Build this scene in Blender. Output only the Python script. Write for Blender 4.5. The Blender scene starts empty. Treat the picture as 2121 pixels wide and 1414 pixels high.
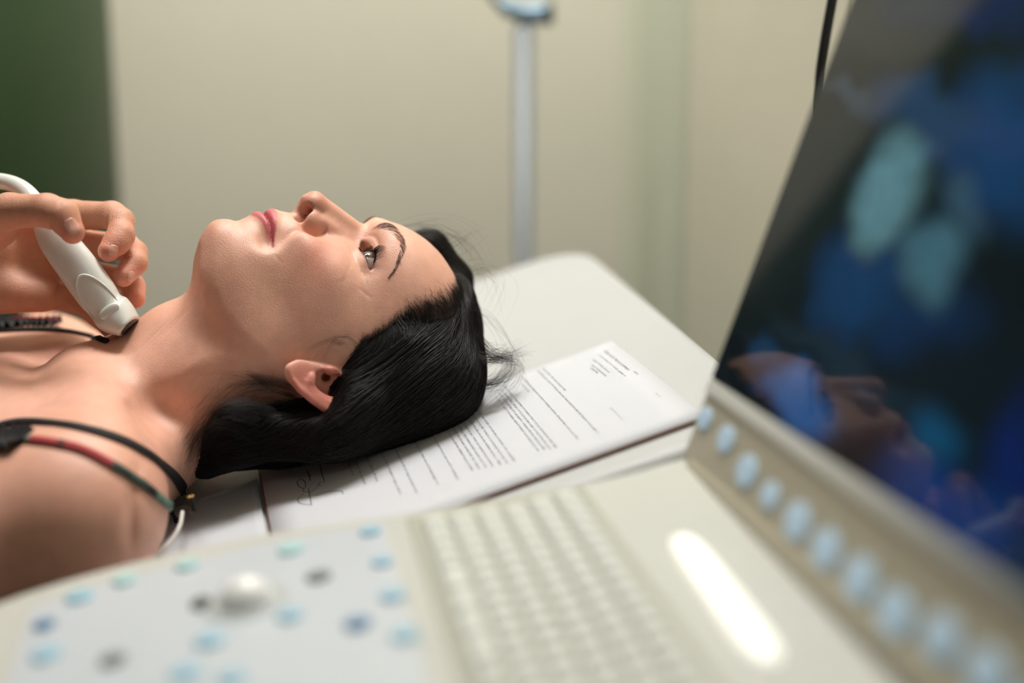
import bpy, math, random
import numpy as np
from mathutils import Vector, Matrix

random.seed(7)
RNG = np.random.default_rng(7)
SC = bpy.context.scene
COL = SC.collection
FPX, CU, CV = 2946.0, 1060.5, 707.0          # 50 mm lens on 36 mm film over 2121 px
PITCH = math.radians(12.0)
CAM = np.array([0.0, 0.0, 1.19])
RIGHT = np.array([1.0, 0, 0])
UPV = np.array([0, math.sin(PITCH), math.cos(PITCH)])
FWD = np.array([0, math.cos(PITCH), -math.sin(PITCH)])
C2W = np.stack([RIGHT, -UPV, FWD], 1)        # camera axes (right, down, forward) -> world


def W(p):
    """points given along the lens axes (metres) -> world"""
    return np.asarray(p, float) @ C2W.T + CAM


def P(u, v, d):
    return W([(u - CU) / FPX * d, (v - CV) / FPX * d, d])


def Cc(u, v, d):
    return np.array([(u - CU) / FPX * d, (v - CV) / FPX * d, d])


# ------------------------------------------------------------ camera, world, lights, exposure
cam = bpy.data.cameras.new('camera')
cam.lens = 50.0
cam.sensor_width = 36.0
cam.sensor_fit = 'HORIZONTAL'
cam.clip_start = 0.02
cam_o = bpy.data.objects.new('camera', cam)
COL.objects.link(cam_o)
cam_o.location = CAM
cam_o.rotation_euler = (math.pi / 2 - PITCH, 0, 0)
cam.dof.use_dof = True
cam.dof.focus_distance = 1.06
cam.dof.aperture_fstop = 1.45
SC.camera = cam_o
SC.view_settings.view_transform = 'Standard'
SC.view_settings.look = 'None'
SC.view_settings.gamma = 1.0
SC.view_settings.use_curve_mapping = False
SC.view_settings.exposure = 0.0

wd = bpy.data.worlds.new('world')
SC.world = wd
wd.use_nodes = True
wd.node_tree.nodes['Background'].inputs[0].default_value = (0.75, 0.85, 0.80, 1)
wd.node_tree.nodes['Background'].inputs[1].default_value = 0.12


def area(name, loc, target, sx, sy, power, color):
    l = bpy.data.lights.new(name, 'AREA')
    l.shape = 'RECTANGLE'
    l.size, l.size_y = sx, sy
    l.energy = power
    l.color = color
    o = bpy.data.objects.new(name, l)
    COL.objects.link(o)
    o.location = loc
    d = Vector(target) - Vector(loc)
    o.rotation_euler = d.to_track_quat('-Z', 'Y').to_euler()
    return o


area('ceiling_light_key', (0.12, 1.30, 2.66), (-0.25, 1.15, 1.0), 0.42, 0.42, 18.5, (1.0, 0.98, 0.96))
area('fill_wide', (-0.40, 1.50, 2.68), (-0.35, 1.85, 0.9), 1.4, 0.5, 36, (1.0, 0.985, 0.97))  # added fill lamp that brightens the back wall
area('fill_front', (0.7, -0.9, 2.66), (0.0, 1.0, 1.0), 1.0, 0.6, 8.0, (1.0, 0.97, 0.93))  # added unseen fill from the camera side, lifts the shaded cheek


# ------------------------------------------------------------ material helpers
def srgb(r, g, b):
    def f(c):
        c /= 255.0
        return c / 12.92 if c <= 0.04045 else ((c + 0.055) / 1.055) ** 2.4
    return (f(r), f(g), f(b), 1.0)


def mat(name, color, rough=0.5, metal=0.0, bump=0.0, bscale=200.0, var=0.04, emis=None, estr=0.0,
        coat=0.0, spec=0.5, trans=0.0, sss=0.0, sssr=(1, .4, .25), ior=1.45):
    m = bpy.data.materials.new(name)
    m.use_nodes = True
    nt = m.node_tree
    b = nt.nodes['Principled BSDF']
    tc = nt.nodes.new('ShaderNodeTexCoord')
    nz = nt.nodes.new('ShaderNodeTexNoise')
    nz.inputs['Scale'].default_value = bscale
    nz.inputs['Detail'].default_value = 4
    nt.links.new(tc.outputs['Object'], nz.inputs['Vector'])
    if var > 0:
        n2 = nt.nodes.new('ShaderNodeTexNoise')
        n2.inputs['Scale'].default_value = 9.0
        nt.links.new(tc.outputs['Object'], n2.inputs['Vector'])
        mx = nt.nodes.new('ShaderNodeMix')
        mx.data_type = 'RGBA'
        mx.inputs['A'].default_value = tuple(c * (1 - var) for c in color[:3]) + (1,)
        mx.inputs['B'].default_value = tuple(min(1, c * (1 + var)) for c in color[:3]) + (1,)
        nt.links.new(n2.outputs['Fac'], mx.inputs['Factor'])
        nt.links.new(mx.outputs['Result'], b.inputs['Base Color'])
    else:
        b.inputs['Base Color'].default_value = color
    b.inputs['Roughness'].default_value = rough
    b.inputs['Metallic'].default_value = metal
    b.inputs['Coat Weight'].default_value = coat
    b.inputs['Specular IOR Level'].default_value = spec
    b.inputs['Transmission Weight'].default_value = trans
    b.inputs['IOR'].default_value = ior
    if sss > 0:
        b.inputs['Subsurface Weight'].default_value = sss
        b.inputs['Subsurface Radius'].default_value = sssr
        b.inputs['Subsurface Scale'].default_value = 0.004
    if emis:
        b.inputs['Emission Color'].default_value = emis
        b.inputs['Emission Strength'].default_value = estr
    if bump > 0:
        bp = nt.nodes.new('ShaderNodeBump')
        bp.inputs['Strength'].default_value = bump
        bp.inputs['Distance'].default_value = 0.001
        nt.links.new(nz.outputs['Fac'], bp.inputs['Height'])
        nt.links.new(bp.outputs['Normal'], b.inputs['Normal'])
    return m


# ------------------------------------------------------------ object helpers
def tag(o, label=None, cat=None, group=None, kind=None):
    for k, v in (('label', label), ('category', cat), ('group', group), ('kind', kind)):
        if v:
            o[k] = v
    return o


def empty(name, loc, label=None, cat=None, group=None):
    o = bpy.data.objects.new(name, None)
    COL.objects.link(o)
    o.location = loc
    o.empty_display_size = 0.02
    return tag(o, label, cat, group)


def mesh_obj(name, V, F, m, parent=None, smooth=True, label=None):
    """V world coordinates; the mesh gets its own origin at its centre, children stay at world place"""
    V = np.asarray(V, float)
    org = (V.min(0) + V.max(0)) / 2
    if parent is None:
        org[2] = V[:, 2].min()
    me = bpy.data.meshes.new(name)
    if isinstance(F, np.ndarray):
        n = F.shape[1]
        me.vertices.add(len(V))
        me.vertices.foreach_set('co', (V - org).astype(np.float32).ravel())
        me.loops.add(F.size)
        me.loops.foreach_set('vertex_index', F.astype(np.int32).ravel())
        me.polygons.add(len(F))
        me.polygons.foreach_set('loop_start', np.arange(0, F.size, n, dtype=np.int32))
        me.update(calc_edges=True)
        me.validate()
    else:
        me.from_pydata((V - org).tolist(), [], F)
        me.update()
    if m:
        me.materials.append(m)
    if smooth:
        me.polygons.foreach_set('use_smooth', [True] * len(me.polygons))
    o = bpy.data.objects.new(name, me)
    COL.objects.link(o)
    pl = Vector((0, 0, 0))
    if parent is not None:
        o.parent = parent
        pp = parent
        while pp is not None:
            pl += pp.location
            pp = pp.parent
    o.location = Vector(org) - pl
    if label:
        o['label'] = label
    return o


def bevel(o, w, seg=3):
    b = o.modifiers.new('bevel', 'BEVEL')
    b.width = w
    b.segments = seg
    b.limit_method = 'ANGLE'
    b.angle_limit = 0.6
    return o


def tube_mesh(paths, radii, n=6, cap=True):
    """paths: list of (k,3); radii: list of (k,) -> V,F"""
    Vs, Fs, off = [], [], 0
    an = np.arange(n) * 2 * math.pi / n
    for pth, r in zip(paths, radii):
        pth = np.asarray(pth, float)
        k = len(pth)
        r = np.broadcast_to(np.asarray(r, float), (k,))
        t = np.gradient(pth, axis=0)
        t /= np.linalg.norm(t, axis=1, keepdims=True) + 1e-12
        a = np.zeros_like(t)
        ref = np.array([0.13, 0.31, 0.94])
        for i in range(k):
            q = ref - (ref @ t[i]) * t[i]
            q /= np.linalg.norm(q) + 1e-12
            a[i] = q
            ref = q
        b = np.cross(t, a)
        ring = pth[:, None] + r[:, None, None] * (a[:, None] * np.cos(an)[None, :, None] + b[:, None] * np.sin(an)[None, :, None])
        Vs.append(ring.reshape(-1, 3))
        i = np.arange(k - 1)[:, None] * n
        j = np.arange(n)[None]
        j2 = (j + 1) % n
        f = np.stack([i + j, i + j2, i + n + j2, i + n + j], -1).reshape(-1, 4) + off
        Fs.append(f)
        if cap and n == 4:
            Fs.append(np.array([[3, 2, 1, 0]]) + off)
            Fs.append(np.array([[0, 1, 2, 3]]) + off + (k - 1) * n)
        off += k * n
    return np.concatenate(Vs), np.concatenate(Fs)


def smooth_path(pts, n=40):
    """Catmull-Rom through points (any dimension)"""
    p = np.asarray(pts, float)
    p = np.vstack([2 * p[0] - p[1], p, 2 * p[-1] - p[-2]])
    m = len(p) - 3
    out = []
    for t in np.linspace(0, m - 1e-6, n):
        i = int(t)
        s = t - i
        a, b, c, d = p[i:i + 4]
        out.append(0.5 * ((2 * b) + (c - a) * s + (2 * a - 5 * b + 4 * c - d) * s * s + (3 * b - a - 3 * c + d) * s ** 3))
    return np.array(out)


def box(name, lo, hi, m, parent=None, frame=None, bev=0.0, label=None):
    """box in a frame (origin, ax, ay, az) or the world"""
    o0, ax, ay, az = frame if frame else (np.zeros(3), np.array([1., 0, 0]), np.array([0, 1., 0]), np.array([0, 0, 1.]))
    V = []
    for z in (lo[2], hi[2]):
        for (x, y) in ((lo[0], lo[1]), (hi[0], lo[1]), (hi[0], hi[1]), (lo[0], hi[1])):
            V.append(np.asarray(o0) + np.asarray(ax) * x + np.asarray(ay) * y + np.asarray(az) * z)
    F = [(0, 3, 2, 1), (4, 5, 6, 7), (0, 1, 5, 4), (1, 2, 6, 5), (2, 3, 7, 6), (3, 0, 4, 7)]
    if np.dot(np.cross(ax, ay), az) < 0:
        F = [f[::-1] for f in F]
    o = mesh_obj(name, V, F, m, parent, smooth=False, label=label)
    if bev:
        bevel(o, bev)
    return o


# ------------------------------------------------------------ implicit surfaces
def smin(a, b, k):
    h = np.clip(0.5 + 0.5 * (b - a) / k, 0, 1)
    return b + (a - b) * h - k * h * (1 - h)


def smax(a, b, k):
    return -smin(-a, -b, k)


def sd_ell(p, c, r):
    q = (p - np.asarray(c)) / np.asarray(r)
    k0 = np.linalg.norm(q, axis=1)
    k1 = np.linalg.norm(q / np.asarray(r), axis=1)
    return k0 * (k0 - 1) / (k1 + 1e-9)


def sd_cone(p, a, b, ra, rb):
    """capsule with a radius at each end"""
    a = np.asarray(a, float)
    b = np.asarray(b, float)
    ba = b - a
    h = np.clip(((p - a) @ ba) / (ba @ ba), 0, 1)
    return np.linalg.norm(p - a - h[:, None] * ba, axis=1) - (ra + (rb - ra) * h)


def gau(p, c, s):
    q = (p - np.asarray(c)) / np.asarray(s)
    return np.exp(-(q * q).sum(1))


def surface_nets(fn, lo, hi, h, lip=1.7, newton=2):
    lo = np.asarray(lo, float)
    hi = np.asarray(hi, float)
    B = 8
    nb = np.ceil((hi - lo) / (B * h)).astype(int)
    gi = np.stack(np.meshgrid(*[np.arange(n) for n in nb], indexing='ij'), -1).reshape(-1, 3)
    cen = lo + (gi + 0.5) * B * h
    fc = np.concatenate([fn(c) for c in np.array_split(cen, max(1, len(cen) // 200000 + 1))])
    blk = gi[np.abs(fc) < B * h * 0.87 * lip]
    off = np.stack(np.meshgrid(*[np.arange(B + 1)] * 3, indexing='ij'), -1)
    keys, verts, edges = [], [], []
    N = nb * B + 2
    def key(c):
        return ((c[..., 0] + 1).astype(np.int64) * N[1] + c[..., 1] + 1) * N[2] + c[..., 2] + 1
    for ch in np.array_split(blk, max(1, len(blk) // 400 + 1)):
        if len(ch) == 0:
            continue
        g = ch[:, None, None, None, :] * B + off[None]
        V = fn((lo + g.reshape(-1, 3) * h)).reshape(g.shape[:-1])
        S = V < 0
        c8 = [S[:, i:B + i, j:B + j, k:B + k] for i in (0, 1) for j in (0, 1) for k in (0, 1)]
        tot = sum(c.astype(np.int8) for c in c8)
        act = np.argwhere((tot > 0) & (tot < 8))
        if len(act) == 0:
            continue
        b, i, j, k = act.T
        acc = np.zeros((len(act), 3))
        cnt = np.zeros(len(act))
        for ax in range(3):
            for o1 in (0, 1):
                for o2 in (0, 1):
                    d = [0, 0, 0]
                    oth = [q for q in range(3) if q != ax]
                    d[oth[0]] = o1
                    d[oth[1]] = o2
                    e = list(d)
                    e[ax] = 1
                    v0 = V[b, i + d[0], j + d[1], k + d[2]]
                    v1 = V[b, i + e[0], j + e[1], k + e[2]]
                    m = (v0 < 0) != (v1 < 0)
                    t = np.where(m, v0 / np.where(m, v0 - v1, 1), 0)
                    pt = np.tile(np.array(d, float), (len(act), 1))
                    pt[:, ax] += t
                    acc += pt * m[:, None]
                    cnt += m
        cell = ch[b] * B + np.stack([i, j, k], 1)
        keys.append(key(cell))
        verts.append(lo + (cell + acc / cnt[:, None]) * h)
        for ax in range(3):
            v0 = S[:, :B, :B, :B]
            sl = [slice(0, B)] * 3
            sl[ax] = slice(1, B + 1)
            v1 = S[:, sl[0], sl[1], sl[2]]
            ed = np.argwhere(v0 != v1)
            if len(ed):
                bb, ii, jj, kk = ed.T
                edges.append((ax, ch[bb] * B + np.stack([ii, jj, kk], 1), v0[bb, ii, jj, kk]))
    keys = np.concatenate(keys)
    verts = np.concatenate(verts)
    so = np.argsort(keys)
    ks = keys[so]
    verts = verts[so]
    F = []
    for ax, c, neg in edges:
        o1, o2 = [q for q in range(3) if q != ax]
        e1 = np.zeros(3, int)
        e1[o1] = 1
        e2 = np.zeros(3, int)
        e2[o2] = 1
        q = np.stack([key(c - e1 - e2), key(c - e2), key(c), key(c - e1)], 1)
        idx = np.clip(np.searchsorted(ks, q), 0, len(ks) - 1)
        ok = (ks[idx] == q).all(1)
        idx = idx[ok]
        ng = neg[ok]
        flip = ng if ax != 1 else ~ng
        idx[~flip] = idx[~flip][:, ::-1]
        F.append(idx)
    F = np.concatenate(F)
    e = h * 0.25
    for _ in range(newton):
        f0 = fn(verts)
        g = np.stack([(fn(verts + np.eye(3)[a] * e) - fn(verts - np.eye(3)[a] * e)) / (2 * e) for a in range(3)], 1)
        g2 = (g * g).sum(1) + 1e-6
        st = -(f0 / g2)[:, None] * g
        ln = np.linalg.norm(st, axis=1, keepdims=True)
        verts = verts + st * np.minimum(1, 0.6 * h / (ln + 1e-12))
    return verts, F
# ------------------------------------------------------------ the patient
SKIN_H = 0.0013
HR = np.array([[0.33845165, 0.11337581, 0.93412869],
               [0.23025044, -0.97251571, 0.03461099],
               [-0.91237888, -0.20336939, 0.35525437]])     # columns: her left, forward, crown
BS = 0.985                                        # one size factor for the whole patient
HT = np.array([-0.15697568, 0.00321561, 1.12]) * BS
HS = 1.037246 / 1000.0 * BS


def head_local(p):
    return ((p - HT) @ HR) / HS


def head_cam(q):
    return (np.asarray(q, float) * HS) @ HR.T + HT


def tab(z, zs, vs):
    return np.interp(z, zs, vs)


ZT = np.array([-110, -95, -88, -80, -70, -60, -50, -40, -30, -20, -10, 0, 10, 20, 30, 40, 50, 60, 70, 80, 90, 100, 106, 112, 117, 121, 124])
AT = np.array([30, 34, 37, 42, 47, 51, 54, 56.5, 59, 61.5, 64, 66.5, 68, 68.5, 69, 70, 71, 71.5, 71, 68.5, 64, 56, 49, 40, 30, 18, 5.])
BT = np.array([70, 78, 82, 88, 92, 93.5, 96, 99, 100, 99.5, 95.5, 92, 90.5, 91.5, 94, 97.2, 98, 96.3, 92.5, 87, 79, 67, 58, 47, 34, 20, 5.])
KT = np.array([8, 10, 12, 15, 20, 28, 36, 43, 50, 55, 59, 62, 65, 67, 68, 67, 65, 62, 58, 53, 47, 40, 35, 29, 22, 14, 5.])
# smoother tables
_zz = np.linspace(-110, 124, 469)
def _sm(v):
    w = np.interp(_zz, ZT, v)
    k = np.exp(-np.linspace(-2, 2, 25) ** 2)
    k /= k.sum()
    return np.convolve(np.pad(w, 12, 'edge'), k, 'valid')
AT2, BT2, KT2 = _sm(AT), _sm(BT), _sm(KT)


SX = np.array([0, 2, 5, 9, 14, 19, 25, 34.])
def seam_z(x):                                    # line between the lips
    return np.interp(x, SX, [-45.6, -45.4, -44.6, -43.8, -42.8, -42.1, -41.6, -41.4])


def lip_top(x):
    return np.interp(x, SX, [-37.6, -37.0, -36.6, -37.0, -37.7, -38.6, -41.0, -41.4])


def lip_bot(x):
    return np.interp(x, SX, [-54.8, -54.4, -52.6, -50.3, -47.8, -45.3, -42.2, -41.4])


def lip_w(x):                                     # fades to the mouth corner
    return np.clip(1 - (np.abs(x) / 26.0) ** 2.2, 0, 1)


EYE_C = np.array([30.5, 66.0, 28.0])
EYE_R = 12.2
CREASES = [((47, 64.8, 8.2), (47, 71.7, 12.6)), ((48, 67.1, 21.4), (48, 59.0, 23.6)), ((50, 55.5, 18.0), (50, 50.2, 25.7)), ((29, 72.8, -43.1), (29, 67.7, -45.4)), ((31, 73.3, -41.4), (31, 68.6, -36.4)), ((50, 58.7, 2.7), (50, 63.7, 10.1))]


def eye_open(q):
    """signed: <0 inside the opening between the lids"""
    x = q[:, 0]
    t = (x - 30.0) / 15.0
    w = np.clip(1 - t * t, 0, 1) + 0.003
    mid = 26.6 + 0.4 * t
    up = mid + 5.4 * w ** 0.62
    dn = mid - 3.4 * w ** 0.8
    zz = q[:, 2]
    d = np.maximum(zz - up, dn - zz)
    d = np.maximum(d, (np.abs(t) - 1) * 8)
    return d, up, dn, w


def f_head(q0):
    q = q0.copy()
    q[:, 0] = np.sqrt(q[:, 0] ** 2 + 0.25)
    x, y, z = q.T
    zc = np.clip(z, -110, 124)
    a = np.interp(zc, _zz, AT2)
    bf = np.interp(zc, _zz, BT2)
    bk = np.interp(zc, _zz, KT2)
    b = np.where(y > 0, bf, bk)
    n = 2.0 + 0.25 * np.clip((z - 20) / 40, 0, 1) - 0.28 * np.exp(-((z + 44) / 20) ** 2) * (y > 0)
    X = x / a
    Y = np.abs(y) / b
    r = (X ** n + Y ** n) ** (1 / n) + 1e-4
    z2 = zc + 1.5
    r2 = ((x / np.interp(z2, _zz, AT2)) ** n + (np.abs(y) / np.where(y > 0, np.interp(z2, _zz, BT2), np.interp(z2, _zz, KT2))) ** n) ** (1 / n)
    gx = (X / r) ** (n - 1) / a
    gy = (Y / r) ** (n - 1) / b
    gz = (r2 - r) / 1.5
    f = (r - 1) / np.sqrt(gx * gx + gy * gy + gz * gz + 1e-7)
    f = np.where(r < 0.3, -20, f)
    # crown cap
    f = smax(f, (z - 122), 6)
    # jaw underside
    low = -90.0 + 26.0 * np.clip((60 - y) / 50, 0, 1.6) ** 1.3 * np.clip(x / 42, 0, 1.3) ** 1.5 - 2.0 * np.clip((70 - y) / 25, 0, 1)
    f = smax(f, (low - z) * 0.93, 9)
    # clay
    g = np.zeros(len(q))
    def add(amp, c, s):
        g[:] += amp * gau(q, c, s)
    add(-7.0, (32, 80, 26), (17, 22, 11))        # eye socket
    add(-3.0, (15, 88, 24), (8, 16, 9))
    add(3.2, (24, 88, 45), (18, 20, 6.5))        # brow bone
    add(1.4, (0, 97, 42), (12, 10, 8))
    add(2.4, (14, 93, 40), (9, 14, 6))
    add(-1.5, (58, 50, 32), (14, 20, 16))        # temple
    add(4.0, (44, 64, 0), (17, 20, 12))          # cheekbone
    add(3.6, (33, 80, -16), (13, 18, 11))        # apple of the cheek
    add(-2.2, (52, 45, -38), (14, 25, 14))
    add(2.0, (0, 90, -79), (12, 12, 8))          # chin
    add(-1.8, (0, 92, -64), (15, 10, 4.5))
    add(1.3, (14, 88, -80), (10, 12, 8))
    add(-2.2, (24, 84, -47), (6, 12, 5))         # mouth corner
    add(1.6, (33, 76, -50), (8, 14, 11))
    add(-5.0, (21, 92, -13), (7, 14, 9))
    add(-4.0, (25, 88, -43), (7, 14, 9))
    # fold from the nose wing to the mouth corner
    t = np.clip((-14 - z) / 30, 0, 1)
    fx = 19 + 11 * t
    g -= 1.5 * np.exp(-((x - fx) / 2.8) ** 2) * np.exp(-((z + 26) / 11) ** 2) * (y > 40)
    g += 1.1 * np.exp(-((x - fx - 6) / 4.5) ** 2) * np.exp(-((z + 26) / 13) ** 2) * (y > 40)
    # lips
    lw = lip_w(x) * (y > 45)
    s = seam_z(x)
    tz = lip_top(x)
    bz = lip_bot(x)
    u = (z - s) / (tz - s + 0.8)
    v = (s - z) / (s - bz + 0.8)
    fall = np.clip(lw, 0, 1) ** 0.6
    g += fall * 2.9 * np.exp(-((u - 0.62) / 0.60) ** 2)
    g += fall * 3.0 * np.exp(-((v - 0.52) / 0.52) ** 2)
    g -= (1.6 * lw + 1.6 * np.exp(-(x / 27) ** 8)) * np.exp(-((z - s) / 1.25) ** 2) * (y > 45)
    g -= 1.2 * np.exp(-(x / 2.6) ** 2) * np.exp(-((z + 31) / 7) ** 2) * (y > 50)      # philtrum
    g += 0.7 * np.exp(-((x - 5) / 2.2) ** 2) * np.exp(-((z + 33) / 6) ** 2) * (y > 50)
    f = f - g
    # nose
    nb = sd_cone(q, (0, 84.5, 31), (0, 103.2, -1), 8.2, 9.2)
    nb = np.maximum(nb, -30)
    ns = sd_cone(q, (5.5, 79, 24), (8, 92, -4), 8.0, 10.0)
    nose = smin(nb, ns, 6)
    nose = smin(nose, sd_ell(q, (0, 108.0, -8.0), (9.2, 9.4, 8.8)), 3.5)
    nose = smin(nose, sd_ell(q, (4.8, 106.5, -9.0), (7.0, 8.5, 7.5)), 3)
    al = sd_ell(q, (11.9, 91.5, -11.2), (7.4, 13.0, 8.8))
    nose = smin(nose, al, 3.5)
    nose = smin(nose, sd_cone(q, (0, 110, -14.5), (0, 100, -19.5), 4.2, 3.6), 2.5)
    f = smin(f, nose, 4.0)
    # wing crease
    f = f + 1.5 * np.exp(-((sd_ell(q, (11.9, 91.5, -11.2), (8.9, 14.7, 10.6))) / 1.4) ** 2) * np.clip((x - 11) / 4, 0, 1) * np.clip((98 - y) / 8, 0, 1)
    # nostril
    nsr = sd_ell(q, (9.9, 100.6, -17.8), (4.6, 10.2, 6.6))
    nsr = smin(nsr, sd_cone(q, (8.6, 102, -16), (6.0, 99.0, -5.0), 3.8, 3.0), 2.5)
    f = smax(f, -nsr, 2.3)
    # eyelids
    ec = q - EYE_C
    rr = np.linalg.norm(ec, axis=1)
    od, up, dn, w = eye_open(q)
    lid = rr - (EYE_R + 1.5 + 0.5 * np.exp(-((z - up) / 1.6) ** 2) * (w > 0))
    f = smin(f, lid, 4.5)
    # crease over the upper lid, fold under the lower
    t = (x - 30.0) / 16
    cr = 28.0 + 8.0 * np.clip(1 - t * t, 0, 1) ** 0.5 - 2.2 * np.clip(t, 0, 1)
    f = f + 1.2 * np.exp(-((z - cr) / 1.1) ** 2) * np.exp(-(t / 0.9) ** 4) * (y > 50)
    cr2 = 18.5 - 2.5 * np.clip(1 - t * t, 0, 1) ** 0.5 + 3.0 * t
    f = f + 0.4 * np.exp(-((z - cr2) / 1.3) ** 2) * np.exp(-((t - 0.2) / 0.8) ** 4) * (y > 50)
    f = f - 1.6 * gau(q, (33, 78, 39.5), (13, 10, 4.0))
    for (ca_, cb_) in CREASES:
        ca_ = np.array(ca_); cb_ = np.array(cb_)
        d_ = (q - ca_)[:, 1:]
        v_ = (cb_ - ca_)[1:]
        L_ = v_ @ v_
        h_ = (d_ @ v_) / L_
        dist = np.abs(d_[:, 0] * v_[1] - d_[:, 1] * v_[0]) / math.sqrt(L_)
        f = f + 0.28 * np.exp(-(dist / 1.0) ** 2) * np.exp(-((h_ - 0.5) / 0.55) ** 4) * (np.abs(x - ca_[0]) < 16)
    opening = np.maximum(od, -(rr - (EYE_R - 0.4)))
    floor = np.interp(x, [14, 17, 20, 24, 37, 41, 44, 47], [79, 77, 72, 58, 58, 64, 67, 69])
    opening = np.maximum(opening, -(y - floor))
    f = smax(f, -opening, 0.9)
    return f


# the ear: local frame on the head
EAR_O = np.array([70.0, -12.5, -3.0])
_n = np.array([0.90, 0.42, 0.02]); _n /= np.linalg.norm(_n)       # outward
_u = np.array([-0.10, -0.34, 0.94]); _u -= (_u @ _n) * _n; _u /= np.linalg.norm(_u)
_b = np.cross(_u, _n)                                              # towards the face or back
if _b[1] > 0:
    _b = -_b                                                       # _b points to the back of the head
EAR_M = np.stack([_b, _u, _n], 1)


def f_ear(q0):
    q = q0.copy()
    q[:, 0] = np.abs(q[:, 0])
    e = (q - EAR_O) @ EAR_M                                        # x back, y up, z out
    x, y, z = e.T
    # outline of the pinna
    wid = np.interp(y, [-31, -27, -20, -10, 0, 12, 22, 30, 34], [5, 9, 12, 14.5, 17, 19, 17.5, 11, 4])
    cx = np.interp(y, [-31, -20, -10, 0, 12, 22, 34], [-3, 0, 2.0, 3.0, 4.0, 4.0, 2.0])
    rx = (x - cx) / wid
    ry = np.clip(np.abs(y - 2) / 33, 0, 2)
    rad = np.sqrt(rx ** 2 + np.clip((ry - 0.8) / 0.2, 0, 3) ** 2 * 0.5)
    edge = (np.sqrt(((x - cx) / wid) ** 2 + np.clip((np.abs(y - 1.5) - 22) / 11, 0, 3) ** 2) - 1) * 12
    plate = np.maximum(np.abs(z - 0.10 * x - 2) - 2.0, edge * 0.8)
    plate = smax(np.abs(z - 0.12 * x - 2 - 1.6 * np.clip((8 - y) / 12, 0, 1)) - 2.3, edge * 0.8, 2.5)
    f = plate
    # rim
    rim = np.sqrt((edge + 2.0) ** 2 * 0.8 + (z - 0.12 * x - 4.6) ** 2) - 2.3
    rim = rim + 5 * np.clip((-8 - y) / 8, 0, 1) * np.clip((6 - x) / 8, 0, 1) + 5 * np.clip((2 - x) / 6, 0, 1) * np.clip((16 - y) / 8, 0, 1)
    f = smin(f, rim, 2.0)
    # inner fold
    a2 = np.sqrt(((x - 4.0) / 9.5) ** 2 + ((y - 4) / 17.5) ** 2)
    anti = np.sqrt(((a2 - 1) * 10) ** 2 + (z - 5.2) ** 2) - 2.3
    anti = anti + 5 * np.clip((3 - x) / 6, 0, 1)
    f = smin(f, anti, 3)
    lobe = sd_ell(e, (-1.0, -24.5, 2.8), (8.5, 8.5, 3.6))
    f = smin(f, lobe, 4)
    # root joining the head
    root = sd_ell(e, (-7, 0, -2), (7, 25, 7))
    f = smin(f, root, 3)
    f = smin(f, sd_ell(e, (-1.0, 1.0, -2.0), (12.0, 15.5, 8.0)), 3)
    # hollow and canal
    f = smax(f, -sd_ell(e, (-1.0, 0.0, 4.6), (8.8, 12.5, 6.5)), 2)
    # tragus and its partner
    tr = sd_ell(e, (-9.5, -1.5, 4.8), (3.6, 6, 4.0))
    f = smin(f, tr, 2)
    at = sd_ell(e, (1.0, -13.5, 5.4), (5, 3.2, 2.8))
    f = smin(f, at, 2)
    cu = sd_cone(e, (-9, 8, 2.5), (3, 4, -0.5), 2.0, 1.3)
    f = smin(f, cu, 3.5)
    return f


def f_hollow(q0):
    q = q0.copy()
    q[:, 0] = np.abs(q[:, 0])
    e = (q - EAR_O) @ EAR_M
    f = sd_ell(e, (0.0, 1.0, 3.4), (8.4, 12.2, 6.6))
    f = smin(f, sd_cone(e, (-5, -2, 1), (-9, -2, -12), 3.6, 3.0), 2.0)
    # the tragus and the fold of the rim stay in front of it
    f = smax(f, -sd_ell(e, (-9.5, -1.5, 4.8), (3.6, 6, 4.0)), 1.5)
    return f


# trunk, in the lens axes (metres)
LONG = np.array([0.9347672, -0.3240446, 0.14562066])       # table: towards its head end
SHORT = np.array([0.22997271, 0.2395109, -0.94326406])     # table: towards the camera
NRM = np.array([-0.27078189, -0.91522108, -0.29840835])    # off the table
TA = np.array([0.0807671, 0.0006964, 1.14899504]) * 1.012          # sheet corner on the table plane
SHN = Cc(160, 1062, 0.965)
SHF = Cc(95, 786, 1.285)


def on_plane(u, v, lift=0.0):
    r = np.array([(u - CU) / FPX, (v - CV) / FPX, 1.0])
    return r * ((NRM @ TA) + lift) / (NRM @ r)


def plane_h(p):
    return (p - TA) @ NRM


def f_body(p):
    hp = plane_h(p)
    return smax(f_body0(p / BS) * BS, 0.006 - hp, 0.006)


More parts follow.
